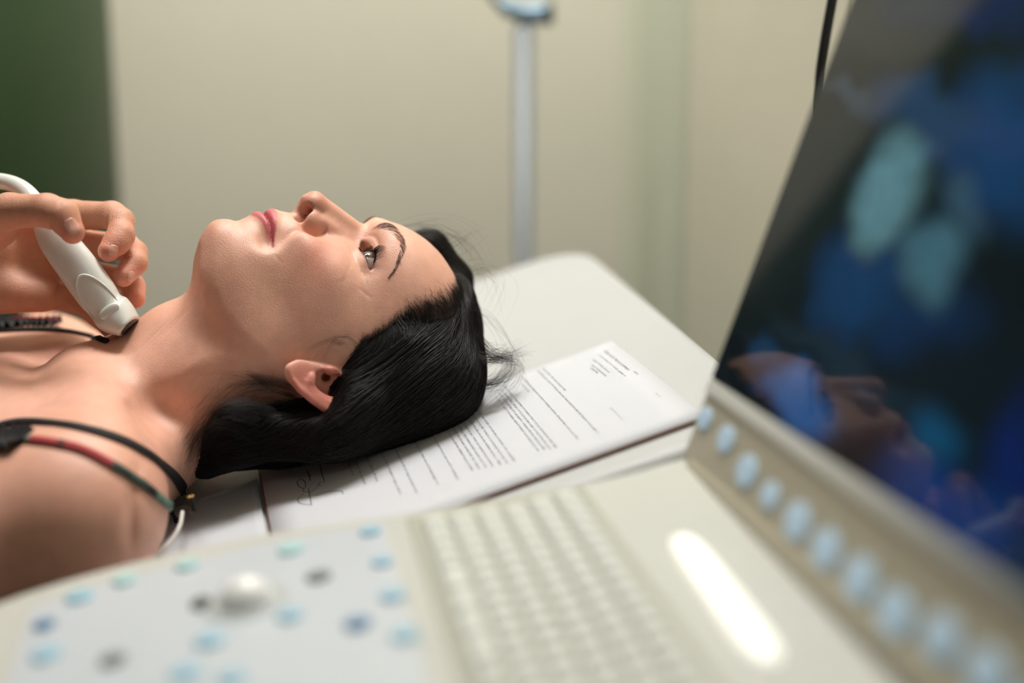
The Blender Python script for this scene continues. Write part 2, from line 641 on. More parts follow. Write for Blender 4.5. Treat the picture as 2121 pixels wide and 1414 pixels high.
def f_body0(p):
    f = np.full(len(p), 1.0)
    q = head_local(p * BS)
    bb = (np.abs(q[:, 0]) < 110) & (q[:, 1] > -130) & (q[:, 1] < 145) & (q[:, 2] > -150) & (q[:, 2] < 150)
    # trunk
    mid = (SHN + SHF) / 2
    sh = sd_cone(p, SHN, SHN * 0.5 + mid * 0.5, 0.056, 0.055)
    sh = smin(sh, sd_cone(p, SHF, SHF * 0.5 + mid * 0.5, 0.056, 0.055), 0.02)
    e = (p - (mid - LONG * 0.155 + NRM * 0.010)) @ np.stack([LONG, SHORT, NRM], 1)
    tr = (((np.abs(e[:, 0]) / 0.185) ** 2.6 + (np.abs(e[:, 1]) / 0.185) ** 2.6 + (np.abs(e[:, 2]) / 0.082) ** 2.6) ** (1 / 2.6) - 1) * 0.082
    t = smin(tr, sh, 0.035)
    arm = sd_cone(p, SHN, SHN - LONG * 0.30 + SHORT * 0.015, 0.054, 0.046)
    arm = smin(arm, sd_cone(p, SHF, SHF - LONG * 0.30 - SHORT * 0.02, 0.052, 0.045), 0.01)
    t = smin(t, arm, 0.012)
    # neck
    n0 = Cc(540, 690, 1.118)
    n1 = Cc(303, 828, 1.118)
    nk = sd_cone(p, n0, n1, 0.053, 0.0575)
    nk = smin(nk, sd_cone(p, Cc(520, 730, 1.10), Cc(310, 890, 1.09), 0.050, 0.050), 0.02)
    t = smin(t, nk, 0.035)
    # shoulder slope
    t = smin(t, sd_cone(p, Cc(270, 915, 1.09), SHN - NRM*0.0, 0.044, 0.046), 0.025)
    t = smin(t, sd_cone(p, Cc(340, 900, 1.15), SHF, 0.040, 0.046), 0.03)
    # collar bones, neck cords, hollows
    t = smin(t, sd_cone(p, Cc(165, 765, 1.085), Cc(215, 925, 0.975), 0.009, 0.008) , 0.036)
    t = smin(t, sd_cone(p, Cc(150, 752, 1.14), Cc(150, 735, 1.24), 0.008, 0.008) , 0.036)
    t = smin(t, sd_cone(p, Cc(500, 742, 1.062), Cc(195, 805, 1.090), 0.010, 0.006), 0.016)
    la, lb = np.array([-0.2862, 0.0439, 1.0189]), np.array([-0.2200, 0.0085, 1.0474])
    h_ = np.clip(((p - la) @ (lb - la)) / ((lb - la) @ (lb - la)), 0, 1)
    dl = np.linalg.norm(p - la - h_[:, None] * (lb - la), axis=1)
    t = t - 0.0042 * np.exp(-(dl / 0.0070) ** 2) * np.sin(np.pi * np.clip(h_, 0.0, 1)) ** 1.2
    t = t + 0.0105 * gau(p, (-0.2583, 0.0500, 1.045), (0.020, 0.017, 0.035))
    t = t + 0.0030 * gau(p, (-0.2496, 0.109, 0.936), (0.0035, 0.026, 0.03))
    for (cx, cy, cz, ang) in ((-0.268, -0.006, 1.075, 0.75), (-0.259, -0.011, 1.072, 0.75), (-0.250, -0.017, 1.070, 0.75)):
        ca, sa = math.cos(ang), math.sin(ang)
        e1 = (p[:, 0] - cx) * ca + (p[:, 1] - cy) * sa
        e2 = -(p[:, 0] - cx) * sa + (p[:, 1] - cy) * ca
        t = t + 0.00045 * np.exp(-(e1 / 0.0012) ** 2) * np.exp(-((e2) / 0.022) ** 2) * np.exp(-((p[:, 2] - cz) / 0.05) ** 2)
    t = t + 0.007 * gau(p, Cc(170, 725, 1.12), (0.018, 0.014, 0.022))
    t = t - 0.004 * gau(p, Cc(330, 645, 1.10), (0.020, 0.016, 0.03))
    f = t
    if bb.any():
        qh = q[bb]
        fh = f_head(qh)
        ear = f_ear(qh)
        fh = smin(fh, ear, 2.0)
        fh = smax(fh, -f_hollow(qh), 1.5)
        # tissue between jaw and throat
        f[bb] = smin(f[bb], fh * HS / BS, 0.018)
    # cut out of sight on the left and under the table surface
    f = np.maximum(f, -(p[:, 0] + 0.56))
    return f


# ------------------------------------------------------------ hair shapes
HL = np.array([[104, 62], [97.1, 60.5], [91, 54], [78, 49.5], [57.1, 44.5], [45.1, 37], [35.8, 29.0], [20, 21], [14, 10], [10, -2], [5, -13], [-2, -22], [-8, -29], [-25, -34], [-60, -34]])


def hair_side(q):
    """>0 inside the hair area, seen from the side: y behind the hairline at this z (head mm)"""
    y, z = q[:, 1], q[:, 2]
    o = np.argsort(HL[:, 0])
    yh = np.interp(z, HL[o, 0], HL[o, 1])
    yh = np.where(z > 104, 62 + (z - 104) * 1.6, yh)
    return yh - y


def f_hair(p):
    q = head_local(p)
    hp = plane_h(p)
    ax = np.abs(q[:, 0])
    side = hair_side(q)
    wav = 0.8 * np.sin(q[:, 2] * 0.35 + q[:, 1] * 0.2)
    out = np.full(len(p), 0.2)
    m = (ax < 130) & (np.abs(q[:, 1]) < 150) & (np.abs(q[:, 2]) < 170)
    if m.any():
        th = 6.0 * np.clip(side[m] / 22, 0, 1) ** 0.7 - 1.2
        qm = q[m]
        ce = sd_ell(qm, (0, 0, 40), (72, 97, 80))
        cb = sd_ell(qm, (0, 0, 40), (72, 68, 80))
        ce = np.where(qm[:, 1] > 0, ce, cb)
        bl = np.clip((qm[:, 2] - 50) / 20, 0, 1)
        th = th + 5.0 * np.clip((qm[:, 2] - 60) / 40, 0, 1) * np.clip(side[m] / 30, 0, 1)
        fh = (1 - bl) * np.where(bl < 1, np.minimum(f_head(qm), 60), 0) + bl * ce - th
        fh = np.maximum(fh, -(side[m] + 1.0) * 0.8)
        out[m] = fh * HS
    c = lambda u, v, d: Cc(u, v, d) * BS
    big = sd_ell(q, (0, -16, 50), (80, 72, 80)) * HS
    big = smax(big, -(hair_side(q) - 4) * HS * 0.8, 0.010)
    f = smin(out, big, 0.006)
    # far side, combed back with some height
    lk = sd_cone(q, (-36, 78, 70), (-35, 73, 94), 5, 14)
    lk = smin(lk, sd_cone(q, (-35, 73, 94), (-24, 52, 112), 14, 15), 8)
    lk = smin(lk, sd_cone(q, (-24, 50, 112), (0, 22, 110), 14, 16), 8)
    lk = smin(lk, sd_cone(q, (0, 22, 110), (30, 0, 100), 16, 20), 10)
    f = smin(f, lk * HS, 0.010)
    # over the top of the ear
    lo = sd_cone(q, (70, 22, 48), (80, -20, 22), 7, 8.5)
    lo = smin(lo, sd_cone(q, (80, -20, 22), (76, -48, -4), 8.5, 8), 8)
    lo = smax(lo, -(hair_side(q) + 0.5), 4)
    f = smin(f, lo * HS, 0.012)
    # the long part swept down under the neck
    m1 = sd_cone(p, c(830, 790, 1.13), c(620, 880, 1.12), 0.055, 0.028)
    m1 = smin(m1, sd_cone(p, c(640, 880, 1.12), c(430, 925, 1.11), 0.030, 0.018), 0.02)
    m1 = smin(m1, sd_cone(p, c(900, 780, 1.10), c(690, 865, 1.06), 0.034, 0.022), 0.03)
    m1 = smin(m1, sd_cone(p, c(700, 868, 1.065), c(484, 905, 1.06), 0.024, 0.017), 0.03)
    m1 = smin(m1, sd_cone(p, c(490, 905, 1.075), c(424, 947, 1.08), 0.018, 0.0135), 0.02)
    m1 = smin(m1, sd_cone(p, c(600, 838, 1.058), c(490, 850, 1.058), 0.006, 0.008), 0.022)
    m1 = smax(m1, -(hair_side(q) - 3) * HS * 0.8, 0.006)
    f = smin(f, m1, 0.016)
    f = smax(f, 0.0015 - hp, 0.003)
    return f
# ------------------------------------------------------------ materials
M_wall = mat('wall_paint', srgb(223, 220, 203), 0.75, bump=0.35, bscale=260, var=0.02)
M_wallr = mat('wall_paint_side', srgb(234, 229, 208), 0.75, bump=0.6, bscale=240, var=0.02)
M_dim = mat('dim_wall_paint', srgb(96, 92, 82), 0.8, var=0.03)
M_trim = mat('trim_paint', srgb(218, 222, 202), 0.6, var=0.02)
M_green = mat('green_enamel', srgb(56, 78, 50), 0.30, var=0.05)
M_floor = mat('floor_vinyl', srgb(104, 102, 96), 0.4, var=0.08)
M_ceil = mat('ceiling_paint', srgb(225, 222, 210), 0.8, var=0.02)
M_vinyl = mat('white_vinyl', srgb(192, 192, 192), 0.42, bump=0.25, bscale=420, var=0.015)
M_paper = mat('paper', srgb(209, 210, 215), 0.8, var=0.01)
M_edge = mat('paper_edge', srgb(150, 118, 104), 0.8, var=0.02)
M_ink = mat('ink', srgb(118, 120, 126), 0.8, var=0.0)
M_pen = mat('pen_ink', srgb(60, 62, 74), 0.6, var=0.0)
M_probe = mat('white_plastic', srgb(226, 226, 220), 0.28, var=0.01, coat=0.2, sss=0.08, sssr=(1, 1, 1))
M_lens = mat('probe_face', srgb(70, 66, 62), 0.35, var=0.02)
M_case = mat('cream_plastic', srgb(199, 199, 192), 0.42, var=0.02)
M_case2 = mat('warm_grey_plastic', srgb(178, 171, 150), 0.38, var=0.02)
M_panel = mat('pale_membrane', srgb(200, 206, 212), 0.35, var=0.02)
M_key = mat('key_plastic', srgb(218, 219, 212), 0.45, var=0.01)
M_well = mat('key_well', srgb(176, 176, 162), 0.6, var=0.02)
M_btn = mat('blue_button', srgb(158, 200, 220), 0.35, var=0.02)
M_btn_pale = mat('pale_blue_button', srgb(176, 214, 214), 0.35, var=0.02)
M_btn_dark = mat('deep_blue_button', srgb(90, 134, 172), 0.35, var=0.02)
M_btn_grey = mat('grey_button', srgb(120, 130, 128), 0.4, var=0.02)
M_lit = mat('backlit_button', srgb(186, 208, 224), 0.4, var=0.02, emis=srgb(150, 195, 225), estr=0.14)
M_ball = mat('white_ball', srgb(250, 250, 248), 0.12, var=0.0, coat=0.5)
M_dark = mat('dark_recess', srgb(70, 74, 74), 0.4, var=0.02)
M_steel = mat('steel', srgb(128, 132, 134), 0.45, metal=0.25, var=0.03)
M_black = mat('black_plastic', srgb(20, 20, 22), 0.35, var=0.03)
M_strap = mat('black_strap', srgb(22, 18, 20), 0.7, bump=0.5, bscale=900, var=0.05)
M_gold = mat('gold_metal', srgb(214, 168, 90), 0.25, metal=1.0, var=0.02)
M_nail = mat('nail', srgb(226, 168, 150), 0.25, var=0.02, coat=0.3, sss=0.1)
M_white_ring = mat('clear_ring', srgb(238, 234, 226), 0.25, var=0.01)
M_sleeve = mat('white_cotton', srgb(226, 222, 210), 0.85, bump=0.4, bscale=700, var=0.02)


def attr_mat(name, rough=0.5, bump=0.0, bscale=800.0, sss=0.0, detail=0.0, coat=0.0, crease=False):
    m = bpy.data.materials.new(name)
    m.use_nodes = True
    nt = m.node_tree
    L = nt.links
    b = nt.nodes['Principled BSDF']
    at = nt.nodes.new('ShaderNodeAttribute')
    at.attribute_name = 'tint'
    src = at.outputs['Color']
    tc = nt.nodes.new('ShaderNodeTexCoord')
    if detail > 0:
        n1 = nt.nodes.new('ShaderNodeTexNoise')
        n1.inputs['Scale'].default_value = 95
        n1.inputs['Detail'].default_value = 6
        n1.inputs['Roughness'].default_value = 0.6
        L.new(tc.outputs['Object'], n1.inputs['Vector'])
        mr = nt.nodes.new('ShaderNodeMapRange')
        mr.inputs['From Min'].default_value = 0.3
        mr.inputs['From Max'].default_value = 0.7
        mr.inputs['To Min'].default_value = 1 - detail
        mr.inputs['To Max'].default_value = 1 + detail * 0.6
        L.new(n1.outputs['Fac'], mr.inputs['Value'])
        cm = nt.nodes.new('ShaderNodeVectorMath')
        cm.operation = 'SCALE'
        L.new(src, cm.inputs[0])
        L.new(mr.outputs['Result'], cm.inputs['Scale'])
        src = cm.outputs['Vector']
    L.new(src, b.inputs['Base Color'])
    b.inputs['Roughness'].default_value = rough
    b.inputs['Coat Weight'].default_value = coat
    b.inputs['Coat Roughness'].default_value = 0.35
    if sss:
        b.inputs['Subsurface Weight'].default_value = sss
        b.inputs['Subsurface Radius'].default_value = (1.0, 0.36, 0.2)
        b.inputs['Subsurface Scale'].default_value = 0.0035
    if bump:
        v = nt.nodes.new('ShaderNodeTexVoronoi')
        v.inputs['Scale'].default_value = bscale
        L.new(tc.outputs['Object'], v.inputs['Vector'])
        n2 = nt.nodes.new('ShaderNodeTexNoise')
        n2.inputs['Scale'].default_value = bscale * 0.45
        n2.inputs['Detail'].default_value = 5
        L.new(tc.outputs['Object'], n2.inputs['Vector'])
        ad = nt.nodes.new('ShaderNodeMath')
        ad.operation = 'MULTIPLY_ADD'
        L.new(n2.outputs['Fac'], ad.inputs[0])
        ad.inputs[1].default_value = 0.55
        L.new(v.outputs['Distance'], ad.inputs[2])
        bp = nt.nodes.new('ShaderNodeBump')
        bp.inputs['Strength'].default_value = bump
        bp.inputs['Distance'].default_value = 0.0006
        L.new(ad.outputs['Value'], bp.inputs['Height'])
        L.new(bp.outputs['Normal'], b.inputs['Normal'])
    return m


def set_tint(o, rgb):
    a = o.data.color_attributes.new('tint', 'FLOAT_COLOR', 'POINT')
    c = np.ones((len(rgb), 4), np.float32)
    c[:, :3] = rgb
    a.data.foreach_set('color', c.ravel())


def lin(r, g, b):
    return np.array(srgb(r, g, b)[:3])


M_skin = attr_mat('skin', 0.42, bump=0.30, bscale=1400, sss=0.25, detail=0.08, coat=0.07)
M_cloth = attr_mat('printed_strap', 0.65, bump=0.6, bscale=1500)
M_hairbase = mat('hair_base', srgb(14, 11, 11), 0.75, bump=0.3, bscale=300, var=0.05, spec=0.2)
M_hair = mat('hair_strands', srgb(24, 19, 18), 0.42, var=0.2, spec=0.5)
M_brow = mat('brow_hair', srgb(92, 68, 58), 0.6, var=0.2)
M_lash = mat('lashes', srgb(10, 9, 10), 0.5, var=0.0)


def smoothstep(a, b, x):
    t = np.clip((x - a) / (b - a), 0, 1)
    return t * t * (3 - 2 * t)


# ------------------------------------------------------------ patient body mesh
patient = empty('person', W(Cc(200, 1100, 1.1)),
                'dark-haired woman lying face up on the white exam table, black straps over bare shoulders', 'person')
V, F = surface_nets(f_body, [-0.57, -0.16, 0.88], [0.06, 0.24, 1.36], 0.0012)
q = head_local(V)
tint = np.tile(lin(238, 180, 156), (len(V), 1))


def blend(mask, col):
    global tint
    tint = tint * (1 - mask[:, None]) + np.asarray(col)[None] * mask[:, None]


ax_, y_, z_ = np.abs(q[:, 0]), q[:, 1], q[:, 2]
near = (np.abs(q).max(1) < 140)
blend(near * 0.62 * gau(np.c_[ax_, y_, z_], (38, 78, -12), (22, 26, 17)), lin(222, 138, 118))
blend(near * 0.6 * gau(np.c_[ax_, y_, z_], (0, 112, -8), (18, 16, 14)), lin(218, 140, 118))
blend(near * 0.45 * gau(np.c_[ax_, y_, z_], (0, 90, -80), (16, 14, 12)), lin(220, 148, 124))
blend(near * 0.35 * gau(np.c_[ax_, y_, z_], (30, 78, 38), (16, 14, 9)), lin(222, 160, 136))
blend(near * 0.35 * gau(np.c_[ax_, y_, z_], (17, 84, 26), (7, 12, 9)), lin(176, 112, 94))
e_ = (np.c_[ax_, y_, z_] - EAR_O) @ EAR_M
earm = near * smoothstep(36, 26, np.linalg.norm(e_ * [1.3, 1, 0.8], axis=1)) * smoothstep(66, 72, ax_)
blend(earm * 0.8, lin(212, 122, 108))
# lips
sz, tz, bz = seam_z(ax_), lip_top(ax_), lip_bot(ax_)
lm = near * (y_ > 60) * (ax_ < 26.5) * smoothstep(tz + 0.6, tz - 0.5, z_) * smoothstep(bz - 0.8, bz + 0.6, z_)
blend(lm * 0.95, lin(204, 92, 98))
blend(near * (y_ > 60) * (ax_ < 27) * np.exp(-((z_ - sz) / 0.9) ** 2) * 0.7, lin(120, 48, 46))
# inside of the nose: nostril shade painted into the skin colour
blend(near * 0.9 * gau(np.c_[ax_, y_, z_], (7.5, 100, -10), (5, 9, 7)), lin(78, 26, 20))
# lid margins and lashes line
od, up, dn, w_ = eye_open(np.c_[ax_, y_, z_])
rr = np.linalg.norm(np.c_[ax_, y_, z_] - EYE_C, axis=1)
eyez = near * (y_ > 60) * (rr < 18) * (np.abs(ax_ - 30) < 15.5)
blend(eyez * np.exp(-(od / 0.9) ** 2) * (rr > EYE_R + 0.6) * np.where(z_ > 26.8, 0.85, 0.5), lin(40, 24, 22))
blend(eyez * (od < 0.5) * (rr < EYE_R + 1.2) * 0.7, lin(196, 112, 100))
blend(eyez * 0.25 * smoothstep(3.0, 0.5, od), lin(168, 110, 96))
# brows: a soft tint beneath the hairs
BR = np.array([(13, 89.5, 40), (16, 89, 43.2), (22, 87.6, 46.2), (30, 82.3, 49.3), (36, 77.2, 49.6), (45, 69.6, 46.2), (52, 64.5, 40.4)])
brow_path = smooth_path(BR, 60)
bd = np.full(len(V), 99.0)
sel = near & (y_ > 50) & (z_ > 28) & (z_ < 60)
dd = np.linalg.norm(np.c_[ax_, y_, z_][sel][:, None] - brow_path[None], axis=2)
k_ = dd.argmin(1)
wbr = np.interp(k_ / 59.0, [0, 0.3, 0.6, 1], [3.4, 3.0, 2.2, 1.0])
bd[sel] = dd.min(1) / wbr
blend(0.34 * smoothstep(1.35, 0.5, bd), lin(104, 76, 66))
# scalp shows darker through the hair at the hairline
hs = hair_side(q)
blend(near * 0.6 * smoothstep(-5, 3, hs) * (z_ > 14), lin(96, 68, 58))
blend(near * 0.9 * smoothstep(2, 9, hs) * (z_ > 8), lin(40, 28, 26))
body = mesh_obj('body', W(V), F, M_skin, patient)
set_tint(body, tint)
BV = V


def trace(u, v, fn, t0=0.80):
    """where the sight line through a photo point meets a shape (lens axes, metres)"""
    r = np.array([(u - CU) / FPX, (v - CV) / FPX, 1.0])
    d = t0
    for _ in range(160):
        f = float(fn((r * d)[None])[0])
        if abs(f) < 0.0002:
            return r * d
        d += f * 0.7 if f > 0 else f * 0.5
        if d > 1.6:
            return None
    return r * d if d < 1.5 else None


def grad(fn, p, e=0.0004):
    g = np.stack([fn(p + np.eye(3)[a] * e) - fn(p - np.eye(3)[a] * e) for a in range(3)], 1)
    return g / (np.linalg.norm(g, axis=1, keepdims=True) + 1e-12)


def snap(fn, p, it=3, lift=0.0):
    for _ in range(it):
        f = fn(p) - lift
        p = p - grad(fn, p) * f[:, None]
    return p


# eyes
for side in (1, -1):
    c = head_cam(EYE_C * [side, 1, 1])
    gaze = np.array([side * -1.5 + 3.0, 12.0, 1.0])
    gaze = gaze / np.linalg.norm(gaze)
    # eyeball as a lathe round the gaze
    t = np.linspace(0, math.pi, 49)
    R = EYE_R
    prof = np.stack([R * np.sin(t), R * np.cos(t)], 1)
    corn = t < 0.54
    prof[corn, 1] += 1.6 * np.cos(t[corn] / 0.54 * math.pi / 2) ** 1.2
    g = gaze
    a = np.cross(g, [0, 0, 1.0]); a /= np.linalg.norm(a)
    b = np.cross(g, a)
    an = np.arange(48) * 2 * math.pi / 48
    ring = prof[:, None, 0:1] * (np.cos(an)[None, :, None] * a + np.sin(an)[None, :, None] * b) + prof[:, None, 1:2] * g
    vv = (ring.reshape(-1, 3) + EYE_C * [side, 1, 1])
    ff = []
    for i in range(48):
        for j in range(48):
            ff.append((i * 48 + j, i * 48 + (j + 1) % 48, (i + 1) * 48 + (j + 1) % 48, (i + 1) * 48 + j))
    eb = mesh_obj('eyeball', W(head_cam(vv)), np.array(ff), None, patient)
    tt = np.repeat(t, 48)
    col = np.tile(lin(148, 126, 118), (len(vv), 1))
    iris = (tt < 0.50)
    aa = np.tile(an, 49)
    stri = 0.85 + 0.15 * np.sin(aa * 23 + 3 * np.sin(aa * 7))
    col[iris] = (lin(70, 48, 30)[None] * stri[:, None])[iris]
    col[(tt >= 0.45) & iris] = lin(34, 27, 24)
    col[tt < 0.19] = lin(8, 7, 7)
    pink = smoothstep(0.8, 1.3, tt)[:, None] * 0.5
    col = col * (1 - pink) + lin(206, 140, 128) * pink
    m = attr_mat('eye', 0.05, coat=1.0)
    m.node_tree.nodes['Principled BSDF'].inputs['Coat Roughness'].default_value = 0.02
    eb.data.materials.append(m)
    set_tint(eb, col)


# ------------------------------------------------------------ lashes and brows
def lash_set(side):
    P_, R_ = [], []
    for upper in (True, False):
        n = 60 if upper else 30
        for i in range(n):
            x = 19 + (43.5 - 19) * (i + RNG.uniform(-.3, .3)) / n
            tq = (x - 30.0) / 15.0
            w = max(0.02, 1 - tq * tq)
            mid = 26.6 + 0.4 * tq
            z0 = mid + (5.4 * w ** 0.62 if upper else -3.4 * w ** 0.8)
            dy = math.sqrt(max(1, (EYE_R + 1.9) ** 2 - (x - EYE_C[0]) ** 2 - (z0 - EYE_C[2]) ** 2))
            p0 = np.array([x, EYE_C[1] + dy, z0])
            L = ((8.5 if side > 0 else 14.0) if upper else 4.0) * RNG.uniform(0.75, 1.1) * (0.75 + 0.35 * (x - 19) / 24)
            s = np.linspace(0, 1, 6)
            spl = (x - 30) / 15.0 * 0.35 + RNG.uniform(-.12, .12)
            if upper:
                pt = p0 + np.stack([s * L * spl, L * (0.85 * s - 0.10 * s * s), L * (0.05 * s + 0.75 * s * s)], 1)
            else:
                pt = p0 + np.stack([s * L * spl, L * 0.75 * s, -L * (0.35 * s + 0.35 * s * s)], 1)
            pt[:, 0] *= side
            P_.append(W(head_cam(pt)))
            R_.append((0.00030 if upper else 0.0002) * (1 - 0.85 * s))
    return tube_mesh(P_, R_, 3)


for side in (1, -1):
    v_, f_ = lash_set(side)
    mesh_obj('eyelashes', v_, f_, M_lash, patient)
    P_, R_ = [], []
    n = 300
    if side < 0:
        brow_path = smooth_path(np.vstack([[(8.5, 93, 35.5), (10.5, 92.5, 38)], BR]), 60)
    tang = np.gradient(brow_path, axis=0)
    tang /= np.linalg.norm(tang, axis=1, keepdims=True)
    k = np.clip((RNG.uniform(0, 1, n) ** 0.95) * 59, 0, 58).astype(int)
    base = brow_path[k].copy()
    wd_ = np.interp(k / 59.0, [0, 0.3, 0.6, 1], [3.0, 2.3, 1.6, 0.6])
    offs = RNG.uniform(-1, 1, n)
    upd = np.array([0, 0.25, 0.97])
    base += upd * (offs * wd_)[:, None]
    pts = [base]
    ang = np.interp(k / 59.0, [0, 0.25, 0.6, 1], [1.15, 0.7, 0.2, -0.1]) + RNG.normal(0, .22, n)
    d = tang[k] * np.cos(ang)[:, None] + upd * np.sin(ang)[:, None]
    Lb = RNG.uniform(3.0, 4.8, n)
    for s in (0.25, 0.5, 0.75, 1.0):
        pts.append(base + d * (Lb * s)[:, None])
    pc = []
    for j, p in enumerate(pts):
        p = p * [side, 1, 1]
        c = head_cam(p)
        c = snap(f_body, c, 3, [0.0000, 0.0003, 0.0004, 0.0005, 0.0004][j])
        pc.append(W(c))
    pc = np.stack(pc, 1)
    for i in range(n):
        P_.append(pc[i])
        R_.append(np.array([0.00007, 0.00009, 0.00008, 0.00006, 0.00003]))
    v_, f_ = tube_mesh(P_, R_, 3)
    mesh_obj('eyebrow', v_, f_, M_brow, patient)

# ------------------------------------------------------------ hair
Vh, Fh = surface_nets(f_hair, [-0.32, -0.12, 0.95], [0.06, 0.14, 1.32], 0.0026)
hair = mesh_obj('hair', W(Vh), Fh, M_hairbase, patient, label='long dark brown hair swept back onto the table')


def flow(p):
    """hair direction over the surface"""
    q = head_local(p)
    pix = p[:, :2] / p[:, 2:3] * FPX + np.array([CU, CV])
    u, v = pix.T
    # lens-plane directions by zone
    d = np.zeros((len(p), 3))
    a = np.full(len(p), math.radians(142.0))
    a += math.radians(-50) * smoothstep(880, 1000, u) * smoothstep(860, 560, v)
    a += math.radians(14) * smoothstep(820, 930, v) + math.radians(10) * smoothstep(620, 480, u)
    a -= math.radians(28) * smoothstep(0.0, -50, q[:, 0]) * 0
    d[:, 0] = np.cos(a)
    d[:, 1] = np.sin(a)
    d[:, 2] = -0.15
    far = smoothstep(10, -25, q[:, 0])
    back = head_cam(q + np.array([0.0, -9.0, 8.0])) - p
    back /= np.linalg.norm(back, axis=1, keepdims=True)
    d = d * (1 - far)[:, None] + back * far[:, None]
    # just behind the hairline: combed away from the face
    hsd = hair_side(q)
    up_ = head_cam(q + np.array([0.0, -10.0, 5.0])) - p
    up_ /= np.linalg.norm(up_, axis=1, keepdims=True)
    w = smoothstep(16, 2, hsd) * smoothstep(20, 40, q[:, 2]) * (1 - far)
    d = d * (1 - w)[:, None] + up_ * w[:, None]
    return d


def grow(seeds, nst, step, liftf, jit, steer=0.0):
    p = seeds.copy()
    n = len(p)
    pts = []
    jd = RNG.normal(0, jit, (n, 3))
    for s in range(nst):
        pts.append(p + grad(f_hair, p) * liftf(s / (nst - 1))[:, None])
        d = flow(p) + jd + RNG.normal(0, jit * 0.25, (n, 3))
        g = grad(f_hair, p)
        d -= (d * g).sum(1, keepdims=True) * g
        d /= np.linalg.norm(d, axis=1, keepdims=True) + 1e-9
        p = p + d * step
        p = p - g * (f_hair(p))[:, None] * 0.8
    return np.stack(pts, 1)


# seeds where the hair faces the open side
gN = grad(f_hair, Vh[::1])
facing = -(gN * (Vh / np.linalg.norm(Vh, axis=1, keepdims=True))).sum(1)
cand = np.where((facing > -0.25) & (plane_h(Vh) > 0.002))[0]
NS = 9000
sd = Vh[RNG.choice(cand, NS)] + RNG.normal(0, 0.0012, (NS, 3))
hh = RNG.uniform(0.0002, 0.0022, NS)
paths = grow(sd, 13, 0.0052, lambda t: hh * np.sin(min(1, t * 1.1 + .12) * math.pi) + 0.0003, 0.06)
rad = np.array([0.00005, .00012] + [0.00016] * 8 + [.00013, .0001, .00004])
# short hairs along the hairline
edge = np.where((np.abs(hair_side(head_local(Vh))) < 5) & (facing > -0.1) & (head_local(Vh)[:, 2] > -5))[0]
NE = 3000
sd2 = Vh[RNG.choice(edge, NE)] + RNG.normal(0, 0.0012, (NE, 3))
hh2 = RNG.uniform(0.0002, 0.0012, NE)
paths2 = grow(sd2, 8, 0.0032, lambda t: hh2 * np.sin(min(1, t + .1) * math.pi) + 0.0002, 0.16)
rad2 = np.array([0.00004, .00007, .00008, .00008, .00008, .00007, .00005, .00002])
P_ = [W(x) for x in paths] + [W(x) for x in paths2]
R_ = [rad * RNG.uniform(.8, 1.2) for _ in paths] + [rad2 for _ in paths2]
# fine hairs that lie on the skin at the temple and the hairline
hl_pts = []
for i in range(2200):
    z = RNG.uniform(12, 100)
    yh = np.interp(z, HL[::-1, 0], HL[::-1, 1])
    hl_pts.append((z, yh + RNG.normal(-2.5, 4.5)))
hl_pts = np.array(hl_pts)
xs = np.interp(hl_pts[:, 0], [12, 36, 57, 78, 90, 100], [70, 66, 56, 44, 34, 18]) + RNG.normal(0, 2.5, len(hl_pts))
c0 = snap(f_body, head_cam(np.c_[xs, hl_pts[:, 1], hl_pts[:, 0]]), 5, 0.0003)
c0 = c0[np.linalg.norm(c0 - head_cam(np.c_[xs, hl_pts[:, 1], hl_pts[:, 0]]), axis=1) < 0.02]
n = len(c0)
dirq = np.stack([RNG.normal(0, .25, n), np.full(n, -1.0) + RNG.normal(0, .3, n), 0.45 + RNG.normal(0, .35, n)], 1)
pts = [c0]
p = c0
for s in range(6):
    q_ = head_local(p)
    d = head_cam(q_ + dirq) - p
    g = grad(f_body, p)
    d -= (d * g).sum(1, keepdims=True) * g
    d /= np.linalg.norm(d, axis=1, keepdims=True) + 1e-9
    p = p + d * 0.0022
    p = snap(f_body, p, 1, 0.0005 + 0.0002 * s)
    pts.append(p)
pts = np.stack(pts, 1)
P_ += [W(x) for x in pts]
R_ += [np.array([.00003, .00006, .00006, .00006, .00005, .00004, .00002])] * n
v_, f_ = tube_mesh(P_, R_, 3)
mesh_obj('hair_strands', v_, f_, M_hair, hair)


def loose(starts, n_each, spread, r0):
    P_, R_ = [], []
    for ctrl in starts:
        base = smooth_path([Cc(*c) * [1, 1, 1] for c in ctrl], 22)
        for i in range(n_each):
            off = np.cumsum(np.cumsum(RNG.normal(0, spread / 60, (22, 3)), axis=0), axis=0) + RNG.normal(0, spread * .9, 3)
            off -= off[0] * 0.3
            sc = 1 + RNG.normal(0, .16)
            pp = base[0] + (base - base[0]) * sc + off
            h = plane_h(pp)
            pp = pp + NRM * np.maximum(0, 0.0022 - h)[:, None]
            P_.append(W(pp))
            R_.append(np.full(22, r0) * np.linspace(1, .35, 22))
    return P_, R_


